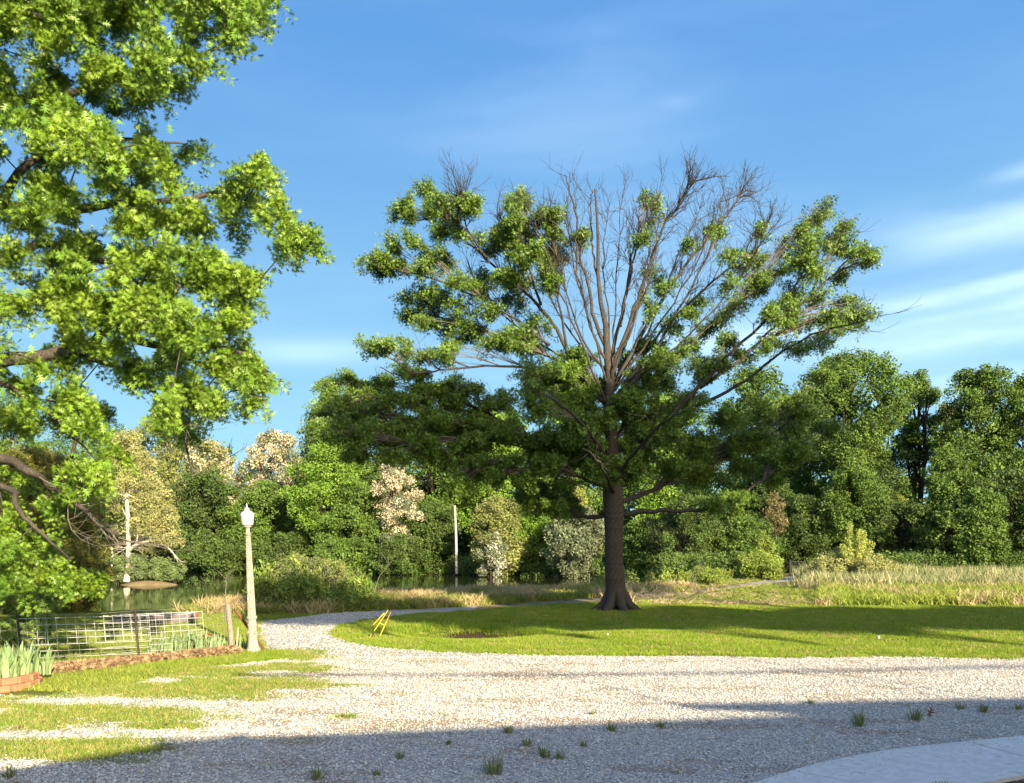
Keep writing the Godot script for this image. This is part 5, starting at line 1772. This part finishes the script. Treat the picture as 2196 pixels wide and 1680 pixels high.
func build_small():
	# yellow leaning frame on the lawn
	var f := flat(795, 1368)
	var d := -f.z
	var yf := thing("yellow_frame", f, "leaning yellow metal frame at the bend of the driveway", "frame")
	var p := func(u: float, v: float, dz := 0.0) -> Vector3: return at(u, v, d - dz) - f
	for q in [[[790, 1372], [832, 1309], 0.0], [[801, 1340], [824, 1315], 0.25], [[814, 1366], [838, 1313], -0.15]]:
		var b := Buf.new()
		rod(b, p.call(q[0][0], q[0][1], q[2]), p.call(q[1][0], q[1][1], q[2]), 0.011, 6)
		part("bar", b, M.yellow_paint, yf)
	var rg := Buf.new()
	rod(rg, p.call(813, 1336, 0.0), p.call(825, 1342, -0.15), 0.009)
	part("rung", rg, M.yellow_paint, yf)
	var ft := Buf.new()
	ft.box(Transform3D(Basis(Vector3(0, 0, 1), -0.35), p.call(799, 1362)), Vector3(0.045, 0.2, 0.04), 0.006)
	part("foot", ft, M.post_paint, yf)

	# small markers in the lawn
	for q in [[1303, 1366, 0.08, "small white marker stub in the lawn below the oak trunk"], [1885, 1372, 0.08, "small white marker stub in the lawn toward the right"]]:
		var b := Buf.new()
		b.lathe([Vector2(0.0, 0.0), Vector2(0.022, 0.0), Vector2(0.022, q[2] - 0.01), Vector2(0.016, q[2]), Vector2(0.0, q[2])], 10)
		var o := part("marker_stub", b, M.white_plastic, self)
		o.position = flat(q[0], q[1])
		tag(o, q[3], "marker")

	# pale pole in the woods
	var pb := Buf.new()
	var pf := at(978, 1200, 82)
	pf.y = 0.0
	pb.tube([Vector3(0.05, -0.3, 0), Vector3(0, 3, 0), Vector3(-0.12, 6.0, 0)], [0.13, 0.12, 0.10], 10)
	var pole := part("pale_pole", pb, M.pole_wood, self)
	pole.position = pf
	tag(pole, "pale grey wooden pole standing at the far bank", "pole")

	# gate at the end of the track
	var gd := 66.0
	var gf := at(1710, 1232, gd)
	gf.y = 0.0
	var gate := thing("farm_gate", gf, "dark barred metal gate at the end of the dirt track", "gate")
	var w := 0.46
	var fr := Buf.new()
	for q in [[Vector3(-w, 0.1, 0), Vector3(-w, 1.05, 0)], [Vector3(w, 0.1, 0), Vector3(w, 1.05, 0)], [Vector3(-w, 1.05, 0), Vector3(w, 1.05, 0)], [Vector3(-w, 0.1, 0), Vector3(w, 0.1, 0)]]:
		rod(fr, q[0], q[1], 0.03, 8)
	part("frame", fr, M.gate_paint, gate)
	for k in 6:
		var b := Buf.new()
		var x := lerpf(-w, w, (k + 1) / 7.0)
		rod(b, Vector3(x, 0.1, 0), Vector3(x, 1.05, 0), 0.013)
		part("bar", b, M.gate_paint, gate)
	for k in 2:
		var b := Buf.new()
		rod(b, Vector3(-w, 0.4 + 0.33 * k, 0), Vector3(w, 0.4 + 0.33 * k, 0), 0.014)
		part("cross_bar", b, M.gate_paint, gate)
	for s in [-1.0, 1.0]:
		var b := Buf.new()
		rod(b, Vector3(s * (w + 0.08), -0.1, 0), Vector3(s * (w + 0.08), 1.2, 0), 0.05, 10)
		part("post", b, M.gate_paint, gate)

	# grass tufts growing through the gravel
	for q in [[1056, 1664, 0.26, "largest grass tuft at the bottom of the gravel"], [1166, 1628, 0.17, "grass tuft up and right of the largest one"], [1199, 1632, 0.12, "small tuft touching the one up and right of the largest"], [1844, 1560, 0.24, "bushy grass tuft left of the brown leaf in the gravel"], [1962, 1548, 0.24, "spreading grass tuft beside the brown leaf in the gravel"], [2059, 1524, 0.14, "thin tuft at the shadow edge toward the right"], [2109, 1531, 0.17, "thin tuft next to the right edge of the shaded gravel"], [2184, 1525, 0.14, "thin tuft at the right edge of the picture"], [1311, 1572, 0.14, "small tuft in the shade below the lit strip's left end"], [1132, 1604, 0.13, "sparse tuft above the largest one"], [1089, 1576, 0.14, "sparse tuft just inside the long shadow edge"], [858, 1630, 0.11, "tiny tuft left in the shaded gravel"], [1417, 1564, 0.13, "thin tuft below the lit strip"], [1271, 1536, 0.09, "tiny green tuft on the sunlit gravel edge"], [1252, 1604, 0.1, "low creeping tuft in the middle of the shaded gravel"], [680, 1676, 0.16, "tuft at the bottom edge left of centre"], [808, 1668, 0.1, "tiny tuft near the bottom edge"], [745, 1543, 0.1, "green tuft on the sunlit gravel left of centre"], [962, 1600, 0.08, "tiny sprout in the shaded gravel left of the largest tuft"], [1740, 1512, 0.1, "tiny tuft in the shadow tongue right of centre"], [20, 1672, 0.14, "tuft in the bottom left corner"]]:
		var o := thing("grass_tuft", flat(q[0], q[1]), q[3], "grass tuft", "grass tufts in the gravel")
		var b := Buf.new()
		var h: float = q[2]
		for k in int(26 + h * 180):
			var g := rng.randf() * TAU
			var out := Vector3(cos(g), 0, sin(g))
			var r := h * rng.randf_range(0.0, 0.35)
			var bl := h * rng.randf_range(0.5, 1.15)
			var tip := out * (r + bl * rng.randf_range(0.1, 0.7)) + Vector3(0, bl * rng.randf_range(0.5, 1.0), 0)
			var mid := out * r + (tip - out * r) * 0.55 + Vector3(0, bl * 0.14, 0)
			var sd := Vector3(-out.z, 0, out.x) * 0.0035
			b.tri(out * r - sd, mid - sd, out * r + sd)
			b.tri(out * r + sd, mid - sd, mid + sd)
			b.tri(mid - sd, tip, mid + sd)
			var col := tint(Color(0.10, 0.16, 0.04), Color(0.22, 0.27, 0.09))
			if rng.randf() < 0.25:
				col = tint(Color(0.26, 0.2, 0.1), Color(0.36, 0.29, 0.15))
			for j in 9:
				b.c.append(col)
		part("blades", b, M.blade, o)
	var lf := Buf.new()
	oak_leaf(lf, Vector3(0, 0.02, 0), Vector3(0.4, 0.9, 0.1), Vector3(0.3, 0.2, 1), 0.14)
	lf.c.resize(lf.v.size())
	lf.c.fill(Color(0.14, 0.08, 0.045))
	var dl := part("dead_leaf", lf, M.dry, self)
	dl.position = flat(1990, 1543)
	tag(dl, "curled brown dead leaf standing in the gravel at a tuft", "leaf")
	# seedling in the bed below the walk
	var sd := thing("seedling", flat(2022, 1716), "small leafy seedling at the bottom edge by the concrete walk", "seedling")
	for k in 6:
		var b := Buf.new()
		var g := k * 1.1
		var dirv := Vector3(cos(g), 1.6, sin(g)).normalized()
		oak_leaf(b, dirv * 0.03 + Vector3(0, 0.02, 0), dirv, Vector3(0, 0.4, 1), 0.11)
		b.c.resize(b.v.size())
		b.c.fill(tint(Color(0.06, 0.1, 0.02), Color(0.14, 0.17, 0.03)))
		part("leaf", b, M.leaf, sd)

# ---------------------------------------------------------------- what throws the shadows, behind the viewer

func toward_sun(ground_at: Vector3, h: float) -> Vector3:
	return ground_at + SUN_DIR * (h / SUN_DIR.y)

func gable(o: Node3D, a: Vector3, b: Vector3, half: float, drop: float, called_roof := "roof", prow := 0.0):
	# ridge from a to b, eaves half metres to each side and drop lower
	var along := (b - a).normalized()
	var side := along.cross(Vector3.UP).normalized()
	var r := Buf.new()
	for s in [-1.0, 1.0]:
		var e0: Vector3 = a + along * prow + side * half * s - Vector3(0, drop, 0)
		var e1: Vector3 = b + side * half * s - Vector3(0, drop, 0)
		r.quad(a, b, e1, e0, Vector3.UP)
		r.quad(a - Vector3(0, 0.15, 0), b - Vector3(0, 0.15, 0), e1 - Vector3(0, 0.15, 0), e0 - Vector3(0, 0.15, 0), Vector3.DOWN)
		r.quad(e0, e1, e1 - Vector3(0, 0.15, 0), e0 - Vector3(0, 0.15, 0), side * s)
		r.quad(a, e0, e0 - Vector3(0, 0.15, 0), a - Vector3(0, 0.15, 0), -along)
		r.quad(b, e1, e1 - Vector3(0, 0.15, 0), b - Vector3(0, 0.15, 0), along)
	part(called_roof, r, M.shingle, o)
	var w := Buf.new()
	var k := half * 0.88
	var yy := a.y - drop - 0.05
	var a2 := a + along * (0.4 + prow * 1.2)
	var b2 := b - along * 0.4
	for s in [-1.0, 1.0]:
		w.quad(Vector3(a2.x, 0, a2.z) + side * k * s, Vector3(b2.x, 0, b2.z) + side * k * s, Vector3(b2.x, yy, b2.z) + side * k * s, Vector3(a2.x, yy, a2.z) + side * k * s, side * s)
	for q in [a2, b2]:
		var out := along if q == b2 else -along
		w.quad(Vector3(q.x, 0, q.z) - side * k, Vector3(q.x, 0, q.z) + side * k, Vector3(q.x, yy, q.z) + side * k, Vector3(q.x, yy, q.z) - side * k, out)
		w.ntri(Vector3(q.x, yy, q.z) - side * k, Vector3(q.x, yy, q.z) + side * k, Vector3(q.x, q.y - 0.16, q.z), out)
	part("wall", w, M.house_wall, o)

func build_behind():
	var house := thing("house", Vector3.ZERO, "gabled house behind the viewer shading the near gravel", "house")
	var h := 6.4
	var a := toward_sun(flat(330, 1590), h)
	var b := toward_sun(flat(2330, 1510), h)
	gable(house, a, b, 4.2, 2.6)
	var h3 := 5.2
	gable(house, toward_sun(flat(-500, 1730), h3), toward_sun(flat(520, 1575), h3) , 3.4, 2.0, "side_roof")
	var h2 := 7.4
	var a2 := toward_sun(flat(1430, 1512), h2)
	var b2 := toward_sun(flat(2500, 1494), h2)
	gable(house, a2, b2, 0.9, 0.35, "upper_roof", 4.2)
	# overhead cable
	var cb := Buf.new()
	var p := toward_sun(flat(500, 1450), 9.0)
	var q := toward_sun(flat(1500, 1446), 8.6)
	var r := toward_sun(flat(2500, 1422), 9.2)
	cb.tube(spline([p, q, r], 10), tapered(21, 0.05, 0.05), 6)
	var cable := part("overhead_cable", cb, M.cable, self)
	tag(cable, "thick black overhead cable behind the viewer", "cable")
	# trees beyond the house whose high crowns shade the lawn
	var cols := [Color(0.04, 0.08, 0.015), Color(0.08, 0.12, 0.03)]
	var g := "tall trees behind the viewer"
	var spots := [[0.4, 34.9, 17.4, 3.2, "narrow tall tree behind the viewer"], [-1.4, 38.4, 18.6, 3.6, "narrower tall tree close beside another behind the viewer"], [-6.8, 28.8, 13.8, 3.8, "leftmost tall tree behind the viewer"], [-2.2, 28.0, 13.8, 4.4, "first tall tree behind the viewer from the left"], [2.4, 27.2, 14.0, 4.6, "second tall tree behind the viewer from the left"], [7.0, 26.4, 13.6, 4.8, "third tall tree behind the viewer from the left"], [12.0, 26.6, 14.2, 5.0, "fourth tall tree behind the viewer from the left"], [17.2, 26.8, 14.0, 5.0, "fifth tall tree behind the viewer from the left"], [22.4, 27.0, 14.4, 5.0, "sixth tall tree behind the viewer from the left"], [27.6, 27.0, 14.0, 5.0, "seventh tall tree behind the viewer from the left"], [-9.5, 42.5, 20.6, 7.0, "tallest tree behind the viewer to the left"], [-3.4, 43.0, 20.8, 7.0, "tallest tree behind the viewer in the middle"], [2.8, 43.5, 20.6, 7.0, "tallest tree behind the viewer to the right"]]
	for t in spots:
		var c := toward_sun(Vector3(t[0], 0, -t[1]), t[2])
		build_tree("shade_tree", t[4], "tree", g, Vector3(c.x, 0, c.z), t[2] + 0.9, t[2] - 0.9, t[3], cols, {"lobes": 20, "clumps": 60, "size": 0.62, "r": 0.05})

# ---------------------------------------------------------------- sky

func cloud_cover() -> ImageTexture:
	var w := 2048
	var hgt := 1024
	var im := Image.create(w, hgt, false, Image.FORMAT_RGBA8)
	im.fill(Color(1, 1, 1, 0))
	var n := FastNoiseLite.new()
	n.seed = 21
	n.frequency = 0.004
	n.fractal_octaves = 5
	n.domain_warp_enabled = true
	n.domain_warp_amplitude = 60
	n.domain_warp_frequency = 0.004
	var m := FastNoiseLite.new()
	m.seed = 5
	m.frequency = 0.0028
	m.fractal_octaves = 3
	for y in range(0, 520):
		var el := 90.0 - 180.0 * (y + 0.5) / hgt
		for x in w:
			var az := wrapf(360.0 * (x + 0.5) / w, -180.0, 180.0)
			var xx := (az + 180.0) / 360.0 * w
			var k := 0.0
			# thin streaky cirrus everywhere, thicker banks low in the sky
			var a := n.get_noise_2d(xx * 0.9, y * 5.0 + xx * 0.25) * 0.5 + 0.5
			var b := m.get_noise_2d(xx, y * 3.0) * 0.5 + 0.5
			var thread := n.get_noise_2d(xx * 2.2 + 400.0, y * 22.0 + xx * 1.6) * 0.5 + 0.5
			k = smoothstep(0.48, 0.95, a * 0.6 + b * 0.45) * (0.10 + 0.10 * thread)
			var wav := (a - 0.5) * 3.0 + az * 0.03
			var bank := exp(-pow((el - 12.6 - wav) / 1.9, 2.0)) * smoothstep(2.0, 22.0, az)
			bank += exp(-pow((el - 16.6 - wav * 1.2) / 0.9, 2.0)) * smoothstep(20.0, 30.0, az) * 0.75
			bank += exp(-pow((el - 9.2 - wav * 0.6) / 0.8, 2.0)) * smoothstep(16.0, 28.0, az) * 0.6
			bank += exp(-pow((el - 19.5 - wav) / 0.5, 2.0)) * smoothstep(27.0, 31.0, az) * 0.35
			k += bank * (1.0 - smoothstep(100.0, 150.0, az)) * smoothstep(0.22, 0.66, a * 0.5 + b * 0.35 + thread * 0.2) * (0.55 + 0.7 * thread)
			k += exp(-pow((el - 12.2 - (az + 12.0) * 0.05) / 0.8, 2.0)) * exp(-pow((az + 13.0) / 5.0, 2.0)) * 0.3
			k += exp(-pow((el - 26.3) / 0.35, 2.0)) * exp(-pow((az - 10.5) / 1.3, 2.0)) * 0.10 * a
			k += exp(-pow((el - 25.0) / 7.0, 2.0)) * exp(-pow((az - 2.0) / 9.0, 2.0)) * 0.12 * smoothstep(0.3, 0.7, a)
			if k > 0.004:
				im.set_pixel(x, y, Color(1, 1, 1, clampf(k, 0, 1)))
	return ImageTexture.create_from_image(im)

func _ready():
	rng.seed = 20240
	noise_a.seed = 3
	noise_a.frequency = 0.02
	noise_a.fractal_octaves = 3
	noise_b.seed = 9
	noise_b.frequency = 0.02
	noise_b.fractal_octaves = 2

	var cam := Camera3D.new()
	cam.name = "camera"
	cam.projection = Camera3D.PROJECTION_FRUSTUM
	cam.near = 0.1
	cam.far = 2000.0
	cam.size = 2.0 * 0.1 * 840.0 / FOCAL
	cam.frustum_offset = Vector2(0, 0.1 * (HORIZON - 840.0) / FOCAL)
	cam.position = Vector3(0, EYE, 0)
	add_child(cam)
	cam.current = true

	var sky_m := ProceduralSkyMaterial.new()
	sky_m.sky_top_color = Color(0.132, 0.298, 0.49)
	sky_m.sky_horizon_color = Color(0.43, 0.57, 0.615)
	sky_m.sky_curve = 0.23
	sky_m.ground_bottom_color = Color(0.12, 0.13, 0.08)
	sky_m.ground_horizon_color = Color(0.3, 0.36, 0.38)
	sky_m.sun_angle_max = 75.0
	sky_m.sun_curve = 0.45
	sky_m.sky_cover = cloud_cover()
	sky_m.sky_cover_modulate = Color(0.52, 0.52, 0.50)
	var sky := Sky.new()
	sky.sky_material = sky_m
	var env := Environment.new()
	env.background_mode = Environment.BG_SKY
	env.sky = sky
	env.tonemap_mode = Environment.TONE_MAPPER_LINEAR
	env.tonemap_exposure = 3.6
	env.sdfgi_enabled = true
	env.ssao_enabled = true
	env.ssil_enabled = true
	var we := WorldEnvironment.new()
	we.name = "world_environment"
	we.environment = env
	add_child(we)

	var sun := DirectionalLight3D.new()
	sun.name = "sun"
	sun.light_energy = 1.35
	sun.light_color = Color(1.0, 0.92, 0.77)
	sun.light_angular_distance = 0.5
	sun.shadow_enabled = true
	sun.basis = Basis.looking_at(-SUN_DIR, Vector3.UP)
	add_child(sun)

	make_materials()
	make_leaves()
	L.solo = []
	for k in 4:
		var b := Buf.new()
		oak_leaf(b, Vector3.ZERO, Vector3.UP, Vector3(0.3 * (k - 1.5), 0.1, 1), 0.135)
		b.c.resize(b.v.size())
		b.c.fill(tint(Color(0.07, 0.16, 0.016), Color(0.17, 0.31, 0.028), 0.1))
		L.solo.append(b.mesh(M.oak_leaf))

	build_setting()
	build_behind()
	build_woods()
	build_undergrowth()
	build_left_oak()
	build_middle_oak()
	build_near_plants()
	build_lamp()
	build_fence()
	build_boat()
	build_planter()
	build_irises()
	build_small()
	build_ground_cover()
